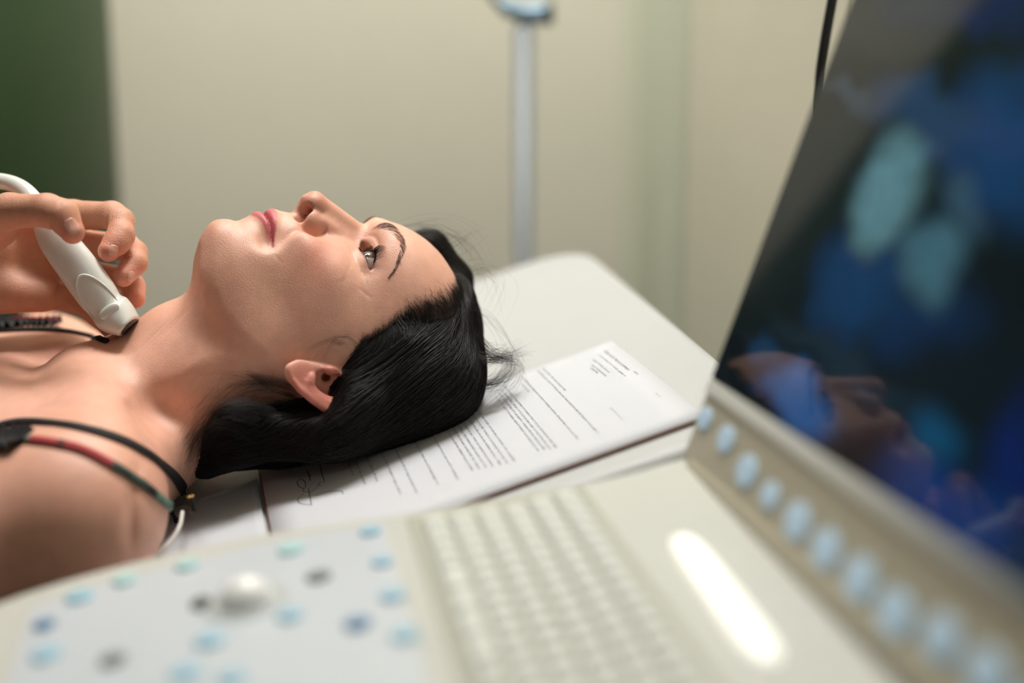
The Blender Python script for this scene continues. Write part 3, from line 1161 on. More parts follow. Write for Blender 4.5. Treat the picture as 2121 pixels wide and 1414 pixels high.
LP, LR = [], []
a_, b_ = loose([[(985, 700, 1.09), (1020, 735, 1.09), (1058, 742, 1.10), (1050, 775, 1.10), (1010, 815, 1.09)],
                [(980, 740, 1.08), (1015, 745, 1.08), (1050, 735, 1.10), (1070, 728, 1.10)],
                [(985, 800, 1.08), (1025, 790, 1.08), (1055, 765, 1.09)]], 80, 0.0036, 0.00009)
LP += a_; LR += b_
a_, b_ = loose([[(960, 560, 1.12), (1000, 560, 1.12), (1028, 590, 1.12), (1010, 640, 1.12)],
                [(975, 640, 1.10), (1015, 660, 1.10), (1045, 705, 1.10), (1062, 745, 1.10)],
                [(905, 480, 1.13), (950, 495, 1.13), (985, 545, 1.12), (1000, 590, 1.12)],
                [(860, 470, 1.13), (910, 470, 1.13), (960, 505, 1.13), (985, 560, 1.12)],
                [(925, 520, 1.12), (960, 500, 1.12), (985, 480, 1.12)],
                [(820, 474, 1.12), (870, 466, 1.13), (925, 482, 1.13), (965, 520, 1.13)]], 12, 0.0050, 0.00007)
LP += a_; LR += b_
# wisps behind the ear and over the neck
a_, b_ = loose([[(530, 868, 1.025), (480, 858, 1.02), (440, 885, 1.025), (412, 925, 1.035), (398, 965, 1.045)],
                [(520, 900, 1.025), (460, 880, 1.02), (420, 910, 1.03), (402, 950, 1.04), (392, 980, 1.05)],
                [(560, 850, 1.03), (500, 838, 1.02), (455, 852, 1.02), (425, 890, 1.03), (408, 940, 1.04)]], 110, 0.0045, 0.00008)
LP += a_; LR += b_
a_, b_ = loose([[(600, 800, 1.045), (540, 790, 1.035), (480, 800, 1.035), (440, 840, 1.035), (425, 890, 1.04)],
                [(610, 820, 1.045), (550, 805, 1.035), (500, 820, 1.035), (455, 870, 1.035), (430, 930, 1.04)],
                [(620, 830, 1.045), (560, 830, 1.04), (510, 845, 1.04), (470, 890, 1.04)],
                [(560, 800, 1.04), (500, 770, 1.035), (445, 770, 1.035), (420, 800, 1.035), (430, 850, 1.04)]], 60, 0.0040, 0.00005)
LP += a_; LR += b_
a_, b_ = loose([[(730, 740, 1.02), (708, 752, 1.018), (704, 770, 1.018)], [(740, 700, 1.02), (700, 705, 1.018), (660, 735, 1.018)],
                [(720, 720, 1.02), (690, 715, 1.02), (640, 722, 1.02)]], 16, 0.0026, 0.00004)
# keep those just over the skin
fix = []
for pp in a_:
    c = (pp - CAM) @ C2W
    c = snap(lambda x: np.minimum(f_body(x), f_hair(x)), c, 3, 0.0006)
    fix.append(W(c))
LP += fix; LR += b_
v_, f_ = tube_mesh(LP, LR, 3)
mesh_obj('loose_hairs', v_, f_, M_hair, hair)
# ------------------------------------------------------------ straps and lace on the patient
def drape(path, fn, n=60, lift=0.001, d0=1.0):
    """3-D path over the body below a run of photo points; optional fixed distance as 3rd value"""
    pts = smooth_path([p[:2] for p in path], n)
    out, last = [], None
    fixd = [p[2] if len(p) > 2 else 0 for p in path]
    fx = np.interp(np.linspace(0, len(path) - 1, n), range(len(path)), fixd)
    hasf = np.interp(np.linspace(0, len(path) - 1, n), range(len(path)), [1.0 if len(p) > 2 else 0.0 for p in path])
    for (u, v), d, h in zip(pts, fx, hasf):
        if h > 0.99:
            c = Cc(u, v, d)
        else:
            c = trace(u, v, fn)
            if c is None:
                c = Cc(u, v, last[2]) if last is not None else Cc(u, v, d0)
        out.append(c)
        last = c
    out = np.array(out)
    for _ in range(3):
        out[1:-1] = (out[:-2] + out[1:-1] * 2 + out[2:]) / 4
    f = fn(out)
    near_ = f < lift * 3
    if near_.any():
        out[near_] = snap(fn, out[near_], 2, lift)
    return out


def ribbon(path, wdt, thk, fn=None, nseg=8, up=None):
    """flat band following the path; lies along the surface of fn"""
    k = len(path)
    t = np.gradient(path, axis=0)
    t /= np.linalg.norm(t, axis=1, keepdims=True)
    g = grad(fn, path) if fn is not None else np.tile(up, (k, 1))
    g -= (g * t).sum(1, keepdims=True) * t
    g /= np.linalg.norm(g, axis=1, keepdims=True) + 1e-9
    for _ in range(6):
        g[1:-1] = (g[:-2] + g[1:-1] * 2 + g[2:]) / 4
    b = np.cross(t, g)
    an = np.arange(12) * 2 * math.pi / 12
    ca = np.sign(np.cos(an)) * np.abs(np.cos(an)) ** 0.6
    sa = np.sign(np.sin(an)) * np.abs(np.sin(an)) ** 0.6
    wdt = np.broadcast_to(wdt, (k,))
    ring = path[:, None] + b[:, None] * (ca[None, :] * wdt[:, None] / 2)[..., None] + g[:, None] * (sa * thk / 2)[None, :, None]
    V = ring.reshape(-1, 3)
    i = np.arange(k - 1)[:, None] * 12
    j = np.arange(12)[None]
    j2 = (j + 1) % 12
    F = np.stack([i + j, i + j2, i + 12 + j2, i + 12 + j], -1).reshape(-1, 4).tolist()
    F += [list(range(11, -1, -1)), list(range((k - 1) * 12, k * 12))]
    return V, F


DS = 0.985
sp = drape([(-60, 905), (-10, 885), (40, 874), (100, 876), (170, 887), (240, 907), (300, 937), (350, 977), (378, 1012), (398, 1044, 0.975)], f_body, 70, 0.0012)
v_, f_ = ribbon(sp, np.interp(np.linspace(0, 1, 70), [0, 0.3, 0.6, 1], [0.0050, 0.0058, 0.0080, 0.0095]), 0.0022, f_body)
mesh_obj('bra_strap', W(v_), f_, M_strap, patient, label='plain black strap over the near shoulder')
# fitting at its end
e0, e1 = sp[-1], sp[-4]
dr = e0 - e1; dr /= np.linalg.norm(dr)
sd_ = np.cross(dr, [0, 0, 1.0]); sd_ /= np.linalg.norm(sd_)
fr = (W(e0), dr @ C2W.T, sd_ @ C2W.T, np.cross(dr, sd_) @ C2W.T)
strap_o = bpy.data.objects['bra_strap']
box('strap_slider', (-0.001, -0.0055, -0.002), (0.0075, 0.0055, 0.002), M_black, strap_o, fr, 0.0008)
box('slider_bar', (-0.0012, -0.0058, -0.0022), (0.0002, 0.0058, 0.0022), M_gold, strap_o, fr, 0.0004, label='gold coloured bar')

sp2 = drape([(-60, 925), (0, 910), (50, 911), (110, 918), (170, 932), (230, 963), (290, 1001), (335, 1038), (360, 1068), (371, 1098), (362, 1128)], f_body, 90, 0.0016)
v_, f_ = ribbon(sp2, 0.0058, 0.0034, f_body)
tk = np.repeat(np.linspace(0, 1, 90), 12)
o = mesh_obj('printed_strap', W(v_), f_, M_cloth, patient, label='strap printed in red, pale green and black')
pxu = (v_[:, 0] / v_[:, 2] * FPX + CU)
pyv = (v_[:, 1] / v_[:, 2] * FPX + CV)
ln = np.cumsum(np.r_[0, np.linalg.norm(np.diff(sp2, axis=0), axis=1)])
lr = np.repeat(ln / ln[-1], 12)
c_ = np.tile(lin(26, 24, 26), (len(v_), 1))
def seg(a, b, col, amt=1.0):
    global c_
    w = ((lr > a) & (lr < b))[:, None] * amt
    c_ = c_ * (1 - w) + col * w
_l = lambda u: float(np.interp(u, pxu.reshape(-1, 12).mean(1)[:75], (ln / ln[-1])[:75]))
seg(0.0, _l(50), lin(28, 26, 28))
seg(_l(50), _l(66), lin(118, 132, 118))
seg(_l(66), _l(232), lin(184, 58, 62))
seg(_l(120), _l(134), lin(70, 40, 48))
seg(_l(232), _l(330), lin(52, 78, 70))
seg(_l(305), _l(322), lin(24, 24, 28))
seg(_l(322), 0.90, lin(120, 158, 140))
# flecks of the print
fl = np.sin(lr * 260) * np.sin(tk * 410 + np.tile(np.arange(12), 90) * 2.1)
w = ((fl > 0.25) & (lr > _l(232)) & (lr < 0.93))[:, None] * 0.8
c_ = c_ * (1 - w) + lin(26, 30, 34) * w
w = ((fl < -0.45) & (lr > _l(70)) & (lr < _l(232)))[:, None] * 0.5
c_ = c_ * (1 - w) + lin(150, 60, 60) * w
set_tint(o, c_)
# clear ring at the back of the shoulder
rp = smooth_path([Cc(378, 1060, 0.99), Cc(372, 1090, 0.975), Cc(352, 1122, 0.965), Cc(322, 1146, 0.955)], 24)
v_, f_ = tube_mesh([W(rp)], [np.full(24, 0.0014)], 10)
mesh_obj('strap_ring', v_, f_, M_white_ring, patient, label='pale curved plastic edge of the strap')


def lace(path, fn, wdt, amp, turns, name, mtl):
    k = len(path)
    t = np.gradient(path, axis=0)
    t /= np.linalg.norm(t, axis=1, keepdims=True)
    g = grad(fn, path)
    g -= (g * t).sum(1, keepdims=True) * t
    g /= np.linalg.norm(g, axis=1, keepdims=True)
    b = np.cross(t, g)
    m = 9
    rows = []
    for i, s in enumerate(np.linspace(-1, 1, m)):
        ph = np.linspace(0, turns * 2 * math.pi, k) + s * 1.4
        rows.append(path + b * (s * wdt / 2) + g * (amp * (1 + np.sin(ph)) * (0.35 + 0.65 * abs(s)) + 0.001)[:, None])
    V1 = np.stack(rows, 1).reshape(-1, 3)
    V = np.vstack([V1, V1 - np.repeat(g, m, 0) * 0.0006])
    F = []
    for i in range(k - 1):
        for j in range(m - 1):
            a = i * m + j
            F.append((a, a + 1, a + m + 1, a + m))
            if (i * 3 + j * 2) % 5:
                a += k * m
                F.append((a, a + m, a + m + 1, a + 1))
    return mesh_obj(name, W(V), F, mtl, patient)


lp = drape([(-60, 930), (-20, 925), (20, 918), (52, 917)], f_body, 50, 0.002)
lace(lp, f_body, 0.022, 0.0030, 7, 'lace_trim', M_strap)
lp = drape([(-50, 683), (0, 681), (40, 680), (85, 678), (122, 678)], f_body, 70, 0.002, 1.2)
lace(lp, f_body, 0.026, 0.0030, 14, 'lace_trim', M_strap)
sp3 = drape([(-50, 690), (20, 686), (90, 684), (140, 688), (180, 696), (205, 703), (222, 709)], f_body, 60, 0.0012, 1.2)
v_, f_ = ribbon(sp3, np.interp(np.linspace(0, 1, 60), [0, 0.6, 1], [0.010, 0.006, 0.0045]), 0.003, f_body)
mesh_obj('bra_strap', W(v_), f_, M_strap, patient, label='black strap on the far shoulder')
sp4 = drape([(30, 676), (60, 676), (90, 677), (118, 679)], f_body, 30, 0.006, 1.2)
v_, f_ = ribbon(sp4, 0.0022, 0.002, f_body)
mesh_obj('red_piping', W(v_), f_, mat('red_piping', srgb(150, 34, 44), 0.6), patient, label='thin red edging in the black lace')

# ------------------------------------------------------------ examiner's hand
HD = 0.985
hc = lambda u, v, d: Cc(u, v, d * HD)


def chain(p, pts, k=0.004):
    f = None
    for (a, ra), (b, rb) in zip(pts[:-1], pts[1:]):
        g = sd_cone(p, a, b, ra, rb)
        f = g if f is None else smin(f, g, k)
    return f


FING = {
    'thumb': [(hc(-70, 470, 1.075), .0150), (hc(20, 437, 1.055), .0128), (hc(98, 436, 1.040), .0118), (hc(128, 447, 1.036), .0118), (hc(150, 480, 1.034), .0088)],
    'index': [(hc(60, 462, 1.135), .0125), (hc(150, 446, 1.130), .0112), (hc(232, 446, 1.112), .0098), (hc(249, 459, 1.106), .0098), (hc(250, 488, 1.095), .0092), (hc(240, 503, 1.090), .0086), (hc(225, 520, 1.084), .0074)],
    'middle': [(hc(60, 505, 1.150), .0120), (hc(170, 505, 1.148), .0108), (hc(262, 512, 1.128), .0096), (hc(277, 524, 1.118), .0092), (hc(279, 545, 1.108), .0086), (hc(256, 572, 1.096), .0074)],
    'ring': [(hc(70, 560, 1.160), .0115), (hc(180, 565, 1.158), .0100), (hc(262, 580, 1.140), .0088), (hc(276, 594, 1.132), .0082), (hc(280, 618, 1.122), .0072)],
    'little': [(hc(60, 605, 1.140), .0105), (hc(165, 622, 1.140), .0095), (hc(205, 652, 1.128), .0090), (hc(236, 684, 1.116), .0078)],
}


def f_hand(p):
    f = sd_cone(p, hc(-60, 575, 1.135), hc(70, 570, 1.150), 0.024, 0.020)
    f = smin(f, sd_cone(p, hc(-60, 540, 1.125), hc(60, 500, 1.145), 0.022, 0.016), 0.012)
    f = smin(f, sd_cone(p, hc(-80, 600, 1.115), hc(85, 610, 1.135), 0.020, 0.014), 0.010)
    f = smin(f, sd_cone(p, hc(-160, 560, 1.11), hc(-10, 470, 1.075), 0.024, 0.0165), 0.014)
    f = smin(f, sd_cone(p, hc(-420, 640, 1.11), hc(-120, 570, 1.12), 0.034, 0.028), 0.016)
    for n_, pts in FING.items():
        g = chain(p, pts)
        if n_ == 'thumb':
            f = smin(f, g, 0.010)
        else:
            base = smin(f, g, 0.006)
            # let the far halves stay separate fingers
            f = np.where(p[:, 0] < pts[1][0][0], base, np.minimum(base, smin(f, g, 0.0012)))
            f = smin(f, g, 0.0025)
    # creases: under the finger joints and in the palm
    for (c, s, a) in ((hc(222, 462, 1.098), (.0014, .006, .02), .0016), (hc(262, 535, 1.10), (.003, .0014, .02), .0012),
                      (hc(104, 470, 1.03), (.0016, .005, .02), .0012), (hc(108, 590, 1.12), (.0016, .012, .02), .0020),
                      (hc(150, 610, 1.12), (.006, .0016, .02), .0014), (hc(128, 424, 1.03), (.0012, .004, .01), .0005)):
        f = f + a * gau(p, c, s)
    return np.maximum(f, -(p[:, 0] + 0.47))


exam = empty('person', W(hc(-100, 600, 1.12)),
             "examiner's bare hand gripping the white probe above the patient's neck", 'person')
Vd, Fd = surface_nets(f_hand, [-0.48, -0.14, 0.98], [-0.26, 0.03, 1.2], 0.0012)
hand = mesh_obj('hand', W(Vd), Fd, None, exam)
M_hand = attr_mat('hand_skin', 0.45, bump=0.5, bscale=1200, sss=0.22, detail=0.08, coat=0.1)
hand.data.materials.append(M_hand)
ht = np.tile(lin(216, 156, 128), (len(Vd), 1))
for n_, pts in FING.items():
    w = 0.55 * gau(Vd, pts[-1][0], (0.013,) * 3)[:, None]
    ht = ht * (1 - w) + lin(222, 120, 104) * w
    if len(pts) > 4:
        w = 0.3 * gau(Vd, pts[-3][0], (0.011,) * 3)[:, None]
        ht = ht * (1 - w) + lin(224, 138, 112) * w
set_tint(hand, ht)


def nail(u, v, du, dv, ln_, wd_, d0=0.9, fn=None, off=(0, 0, 0)):
    """nail plate: centre under the photo point, (du,dv) its growing direction in the picture plane"""
    c = trace(u, v, f_hand, d0)
    if c is None:
        return
    g = grad(f_hand, c[None])[0]
    t = np.array([du, dv, 0.0]); t -= (t @ g) * g; t /= np.linalg.norm(t)
    b = np.cross(g, t)
    V, F = [], []
    n = 11
    for i in range(n):
        for j in range(n):
            a = (i / (n - 1) * 2 - 1)
            s = (j / (n - 1) * 2 - 1)
            # squircle
            x = a * math.sqrt(max(0, 1 - 0.42 * s * s))
            y = s * math.sqrt(max(0, 1 - 0.36 * a * a))
            V.append(c + t * x * ln_ / 2 + b * y * wd_ / 2)
    V = np.array(V)
    V = V - g * 0
    ra = np.abs(np.repeat(np.linspace(-1, 1, n), n))
    V = snap(f_hand, V, 4, 0.00045)
    bot = snap(f_hand, V, 3, -0.0006)
    allv = np.vstack([V, bot])
    for i in range(n - 1):
        for j in range(n - 1):
            a = i * n + j
            F.append((a, a + 1, a + n + 1, a + n))
    ed = [i for i in range(n)] + [i * n + n - 1 for i in range(1, n)] + [(n - 1) * n + j for j in range(n - 2, -1, -1)] + [i * n for i in range(n - 2, 0, -1)]
    for q1, q2 in zip(ed, ed[1:] + ed[:1]):
        F.append((q2, q1, q1 + n * n, q2 + n * n))
    mesh_obj('fingernail', W(allv), F, M_nail, hand)


nail(149, 469, 0.65, 0.75, 0.0125, 0.0105)
nail(234, 519, -0.25, 0.95, 0.0090, 0.0075)
nail(272, 573, -0.35, 0.90, 0.0090, 0.0065)
# sleeve
sa, sb = hc(-28, 596, 1.12), hc(-420, 650, 1.11)
ax = sb - sa; ax /= np.linalg.norm(ax)
u1 = np.cross(ax, [0, 0, 1.0]); u1 /= np.linalg.norm(u1)
u2 = np.cross(ax, u1)
Vc, Fc = [], []
for i in range(15):
    s = i / 14
    for j in range(40):
        a = 2 * math.pi * j / 40
        rr_ = (0.036 + 0.006 * s) * (1 + 0.02 * math.sin(3 * a + 5 * s)) + (0.0018 if i < 2 else 0)
        p = sa + ax * (0.13 * s - 0.012 * math.sin(a)) + u1 * math.cos(a) * rr_ * 0.95 + u2 * math.sin(a) * rr_ * 1.05
        Vc.append(p)
for i in range(14):
    for j in range(40):
        Fc.append((i * 40 + j, (i + 1) * 40 + j, (i + 1) * 40 + (j + 1) % 40, i * 40 + (j + 1) % 40))
sl = mesh_obj('sleeve', W(np.array(Vc)), Fc, M_sleeve, exam, label='white cuff')
so = sl.modifiers.new('thickness', 'SOLIDIFY'); so.thickness = 0.0016

# ------------------------------------------------------------ probe and its cable
def loft(centres, wa, wb, adir, n=36, expo=2.4, cap=True):
    c = np.asarray(centres, float)
    k = len(c)
    t = np.gradient(c, axis=0)
    t /= np.linalg.norm(t, axis=1, keepdims=True)
    V = []
    for i in range(k):
        a = np.asarray(adir, float) - (np.asarray(adir) @ t[i]) * t[i]
        a /= np.linalg.norm(a)
        b = np.cross(t[i], a)
        for j in range(n):
            th = 2 * math.pi * j / n
            ca, sa_ = math.cos(th), math.sin(th)
            V.append(c[i] + a * wa[i] * math.copysign(abs(ca) ** (2 / expo), ca) + b * wb[i] * math.copysign(abs(sa_) ** (2 / expo), sa_))
    F = []
    for i in range(k - 1):
        for j in range(n):
            F.append((i * n + j, i * n + (j + 1) % n, (i + 1) * n + (j + 1) % n, (i + 1) * n + j))
    if cap:
        F.append(tuple(range(n - 1, -1, -1)))
        F.append(tuple((k - 1) * n + j for j in range(n)))
    return np.array(V), F


PC = smooth_path([(92, 452), (112, 488), (135, 520), (160, 553), (185, 588), (205, 615), (222, 637), (238, 652), (268, 676)], 60)
pd = np.interp(np.linspace(0, 1, 60), [0, 1], [1.078, 1.085]) * HD
pc = np.array([Cc(u, v, d) for (u, v), d in zip(PC, pd)])
tt = np.linspace(0, 1, 60)
wa = np.interp(tt, [0, .06, .15, .4, .6, .72, .80, .86, .93, 1], [8.5, 11.0, 13.2, 14.6, 14.6, 13.0, 14.6, 15.0, 13.4, 9.0]) / 1000 * 1.02
wb = np.interp(tt, [0, .06, .2, .5, .75, .85, 1], [7.5, 10.0, 11.5, 12.0, 11.5, 16.0, 19.0]) / 1000
for _ in range(2):
    wa[1:-1] = (wa[:-2] + 2 * wa[1:-1] + wa[2:]) / 4
    wb[1:-1] = (wb[:-2] + 2 * wb[1:-1] + wb[2:]) / 4
aperp = np.array([0.78, -0.62, 0.0])
probe = empty('ultrasound_probe', W(pc[-1]), 'white handheld ultrasound probe pressed against the front of the neck', 'ultrasound probe')
v_, f_ = loft(pc, wa, wb, aperp)
pb = mesh_obj('probe_body', W(v_), f_, M_probe, probe)
# raised thumb rest with a rounded ridge around it
ridge = []
ctr = pc[36]
tdir = pc[44] - pc[30]; tdir /= np.linalg.norm(tdir)
adir = aperp - (aperp @ tdir) * tdir; adir /= np.linalg.norm(adir)
bdir = np.cross(tdir, adir)
if bdir[2] > 0:
    bdir = -bdir
def probe_front(s_al, s_ac):
    """point on the camera side of the probe: along (m), across (m)"""
    base = ctr + tdir * s_al
    i = int(np.argmin(np.linalg.norm(pc - base, axis=1)))
    base = pc[i] + tdir * ((base - pc[i]) @ tdir)
    a_, b_ = wa[i], wb[i]
    x = np.clip(s_ac / a_, -0.97, 0.97)
    return base + adir * s_ac + bdir * b_ * (1 - abs(x) ** 2.4) ** (1 / 2.4)
for s in np.linspace(-0.9, 0.9, 30):
    an = s * math.pi * 0.62
    ridge.append(probe_front(0.008 - 0.026 * math.cos(an), 0.0112 * math.sin(an)) + bdir * 0.0002)
v_, f_ = tube_mesh([W(np.array(ridge))], [0.0009 * np.sin(np.linspace(0.15, math.pi - 0.15, 30)) ** 0.4], 8)
mesh_obj('grip_ridge', v_, f_, M_probe, probe)
v_, f_ = loft(pc[-3:] + (pc[-1] - pc[-2]) * 0.25, wa[-3:] * 0.80, wb[-3:] * 0.86, aperp)
mesh_obj('probe_face', W(v_), f_, M_lens, probe, label='dark grey contact face')
# orientation bump
bp_ = sd_ell
nb_c = probe_front(0.016, 0.002)
ue = np.linspace(0, math.pi, 13); ve = np.linspace(0, 2 * math.pi, 24, endpoint=False)
Vb = np.array([nb_c + tdir * 0.0045 * math.cos(a) + adir * 0.0085 * math.sin(a) * math.cos(b) + bdir * 0.0016 * math.sin(a) * math.sin(b) for a in ue for b in ve])
Fb = [(i * 24 + j, i * 24 + (j + 1) % 24, (i + 1) * 24 + (j + 1) % 24, (i + 1) * 24 + j) for i in range(12) for j in range(24)]
mesh_obj('grip_bump', W(Vb), np.array(Fb), M_probe, probe)
cb = smooth_path([hc(96, 456, 1.080), hc(78, 425, 1.090), hc(58, 400, 1.100), hc(30, 382, 1.11), hc(-10, 374, 1.12), hc(-60, 378, 1.13), hc(-140, 430, 1.15), hc(-220, 560, 1.18)], 50)
v_, f_ = tube_mesh([W(cb)], [np.interp(np.linspace(0, 1, 50), [0, .2, .5, 1], [.0068, .0064, .0062, .0060])], 20)
mesh_obj('probe_cable', v_, f_, M_probe, probe)

# ------------------------------------------------------------ exam table
PP0 = TA


def TP(s, t, h=0.0):
    """table plane point: s metres from the head-end corner towards the feet, t across towards the camera, h up"""
    return TC - TLO * s + TSH * t + NRM * h


SHORT2 = SHORT - (SHORT @ LONG) * LONG
SHORT2 /= np.linalg.norm(SHORT2)
_ed = on_plane(1488, 744) - on_plane(1243, 522)
TSH = _ed / np.linalg.norm(_ed) * 0.7 + SHORT2 * 0.3
TSH /= np.linalg.norm(TSH)
TLO = np.cross(NRM, TSH)
TLO = TLO if TLO @ LONG > 0 else -TLO

_e = on_plane(1484, 742) + TLO * 0.006
_f = on_plane(1085, 541) - TSH * 0.005
# corner where the far edge meets the head-end edge
TC = _e + TSH * ((_f - _e) @ TSH)
TW = (PP0 - TC) @ TSH + 0.248


def rounded_slab(s0, s1, t0, t1, rc, h0, h1, edge, frame, n=10):
    """cushion with rounded corners in plan and soft edges"""
    out = []
    for (cx, cy, a0) in ((s1 - rc, t1 - rc, 0), (s0 + rc, t1 - rc, 90), (s0 + rc, t0 + rc, 180), (s1 - rc, t0 + rc, 270)):
        for i in range(n + 1):
            a = math.radians(a0 + 90 * i / n)
            out.append((cx, cy, math.cos(a), math.sin(a)))
    V, m = [], len(out)
    prof = []
    for i in range(7):
        a = math.pi / 2 * i / 6
        prof.append((rc - edge + edge * math.sin(a), h1 - edge + edge * math.cos(a)))
    for i in range(7):
        a = math.pi / 2 * i / 6
        prof.append((rc - edge + edge * math.cos(a), h0 + edge - edge * math.sin(a)))
    for (r, h) in prof:
        for (cx, cy, ca, sa_) in out:
            V.append(frame(cx + r * ca, cy + r * sa_, h))
    F = []
    for i in range(len(prof) - 1):
        for j in range(m):
            F.append((i * m + j, (i + 1) * m + j, (i + 1) * m + (j + 1) % m, i * m + (j + 1) % m))
    F.append(tuple(range(m)))
    F.append(tuple((len(prof) - 1) * m + j for j in range(m - 1, -1, -1)))
    return np.array(V), F


table = empty('exam_table', W(TP(0.6, 0.32, -0.5)), 'white padded exam table with its head end raised, under the lying woman', 'exam table')
v_, f_ = rounded_slab(0.0, 0.86, 0.0, TW, 0.06, -0.07, -0.0015, 0.014, TP)
cu = mesh_obj('back_cushion', W(v_), f_, M_vinyl, table)
tw0 = W(TP(0.86, 0.0)); tw1 = W(TP(0.86, 0.66))
M_under = mat('table_frame', srgb(205, 205, 200), 0.4, var=0.02)
v_, f_ = rounded_slab(0.04, 0.84, 0.05, TW - 0.05, 0.03, -0.10, -0.071, 0.006, TP)
mesh_obj('back_frame', W(v_), f_, M_under, table)
# level seat part beyond the left edge of the view, and the base
lw_ = W(TP(0.88, 0)) ; rw_ = W(TP(0.88, 0.66))
zlev = (lw_[2] + rw_[2]) / 2
dirL = (W(TP(1.5, 0.3)) - W(TP(0.9, 0.3))); dirL[2] = 0; dirL /= np.linalg.norm(dirL)
dirS = np.array([-dirL[1], dirL[0], 0.0])
if dirS @ (rw_ - lw_) < 0:
    dirS = -dirS
lw2 = np.array([lw_[0], lw_[1], zlev])
seatf = lambda s, t, h: lw2 + dirL * s + dirS * t + np.array([0, 0, 1.0]) * h
v_, f_ = rounded_slab(0.01, 1.1, 0.0, TW, 0.05, -0.07, 0.0, 0.014, seatf)
mesh_obj('seat_cushion', v_, f_, M_vinyl, table)
for (s, t) in ((0.1, 0.08), (0.1, TW - 0.08), (0.95, 0.08), (0.95, TW - 0.08)):
    p = seatf(s, t, -0.07)
    v_, f_ = tube_mesh([np.array([[p[0], p[1], 0.0], [p[0], p[1], p[2]]])], [np.array([0.022, 0.022])], 16)
    mesh_obj('leg', v_, f_, M_under, table)
p0, p1 = seatf(0.1, 0.33, -0.10), W(TP(0.45, 0.33, -0.10))
v_, f_ = tube_mesh([np.array([[p0[0], p0[1], 0.25], p1])], [np.array([0.02, 0.02])], 12)
mesh_obj('back_prop', v_, f_, M_steel, table)

# ------------------------------------------------------------ sheets of paper
AD = 0.300
AB = 0.212
PA = TA


def PP(s, t, h=0.0):
    """sheet point: s along its short side from the far corner, t along its long side from the heading"""
    bend = 0.0010 * math.sin(max(0, min(1, s / AB)) * math.pi) + 0.0022 * max(0.0, (s / AB - 0.8) / 0.2) ** 2 * 0
    return PA + SHORT2 * s - LONG * t + NRM * (h + 0.0006 + bend)


def sheet(name, s0, s1, t0, t1, h, m, parent=None, rot=0.0, thick=0.0004):
    V, F = [], []
    nx, ny = 12, 14
    for lay in (0, 1):
        for i in range(nx + 1):
            for j in range(ny + 1):
                s = s0 + (s1 - s0) * i / nx
                t = t0 + (t1 - t0) * j / ny
                if rot:
                    ds, dt = s - (s0 + s1) / 2, t - (t0 + t1) / 2
                    s = (s0 + s1) / 2 + ds * math.cos(rot) - dt * math.sin(rot)
                    t = (t0 + t1) / 2 + ds * math.sin(rot) + dt * math.cos(rot)
                V.append(PP(s, t, h + (thick if lay == 0 else 0)))
    N = (nx + 1) * (ny + 1)
    for i in range(nx):
        for j in range(ny):
            a = i * (ny + 1) + j
            F.append((a, a + 1, a + ny + 2, a + ny + 1))
            F.append((a + N, a + N + ny + 1, a + N + ny + 2, a + N + 1))
    ed = [j for j in range(ny + 1)] + [i * (ny + 1) + ny for i in range(1, nx + 1)] + [nx * (ny + 1) + j for j in range(ny - 1, -1, -1)] + [i * (ny + 1) for i in range(nx - 1, 0, -1)]
    for a, b in zip(ed, ed[1:] + ed[:1]):
        F.append((b, a, a + N, b + N))
    return mesh_obj(name, W(np.array(V)), F, m, parent)


folder = empty('paper_folder', W(PP(0.1, 0.15, -0.001)), 'thin brown-edged folder lying between the printed sheet and the exam table', 'folder')
sheet('cover', 0.004, AB + 0.0025, 0.002, AD + 0.0015, -0.0003, M_edge, folder)
under = sheet('paper_sheet', 0.030, 0.200, AD + 0.004, AD + 0.105, -0.0004, M_paper)
tag(under, 'blank white sheet peeking out left of the printed one, beside the shoulder', 'paper')
doc = empty('printed_document', W(PP(0.1, 0.15)), 'printed white sheet with a signature under the dark hair', 'document')
page = sheet('page', 0.0, AB, 0.0, AD, 0.0003, M_paper, doc)


def pix2doc(u, v):
    p = on_plane(u, v, 0.001)
    return (p - PA) @ SHORT2, -((p - PA) @ LONG)


LINES = [  # photo points at the start and end of each printed line, letter height in mm, weight
    (1250, 728, 1306, 769, 2.6, 1.3), (1240, 737, 1301, 781, 1.9, 1), (1228, 747, 1274, 773, 1.9, 1), (1225, 758, 1268, 778, 1.9, 1), (1223, 765, 1247, 773, 2.2, 1.2), (1313, 773, 1320, 778, 2, 1),
    (1122, 763, 1176, 811, 1.9, 1), (1112, 768, 1241, 898, 1.9, 1), (1078, 780, 1196, 912, 1.9, 1), (1078, 796, 1098, 813, 1.9, 1),
    (1043, 801, 1156, 928, 1.9, 1), (1038, 810, 1141, 931, 1.9, 1), (1031, 815, 1126, 935, 1.9, 1), (1026, 824, 1112, 940, 1.9, 1),
    (974, 832, 1063, 960, 1.9, 1), (962, 838, 1048, 962, 1.9, 1), (952, 844, 1034, 965, 1.9, 1), (940, 850, 1020, 968, 1.9, 1), (930, 857, 1008, 970, 1.9, 1), (920, 862, 994, 974, 1.9, 1), (909, 868, 980, 978, 1.9, 1),
    (880, 878, 944, 998, 1.9, 1), (846, 893, 900, 1010, 1.9, 1), (836, 897, 846, 912, 1.9, 1), (805, 905, 859, 1024, 1.9, 1), (779, 916, 826, 1030, 1.9, 1), (766, 922, 774, 936, 1.9, 1),
    (750, 929, 785, 1000, 1.9, 1), (726, 934, 760, 1006, 1.9, 1), (712, 940, 733, 988, 1.9, 1), (1264, 848, 1290, 874, 1.6, .6), (1358, 818, 1367, 826, 1.8, .7)]
Vt, Ft = [], []


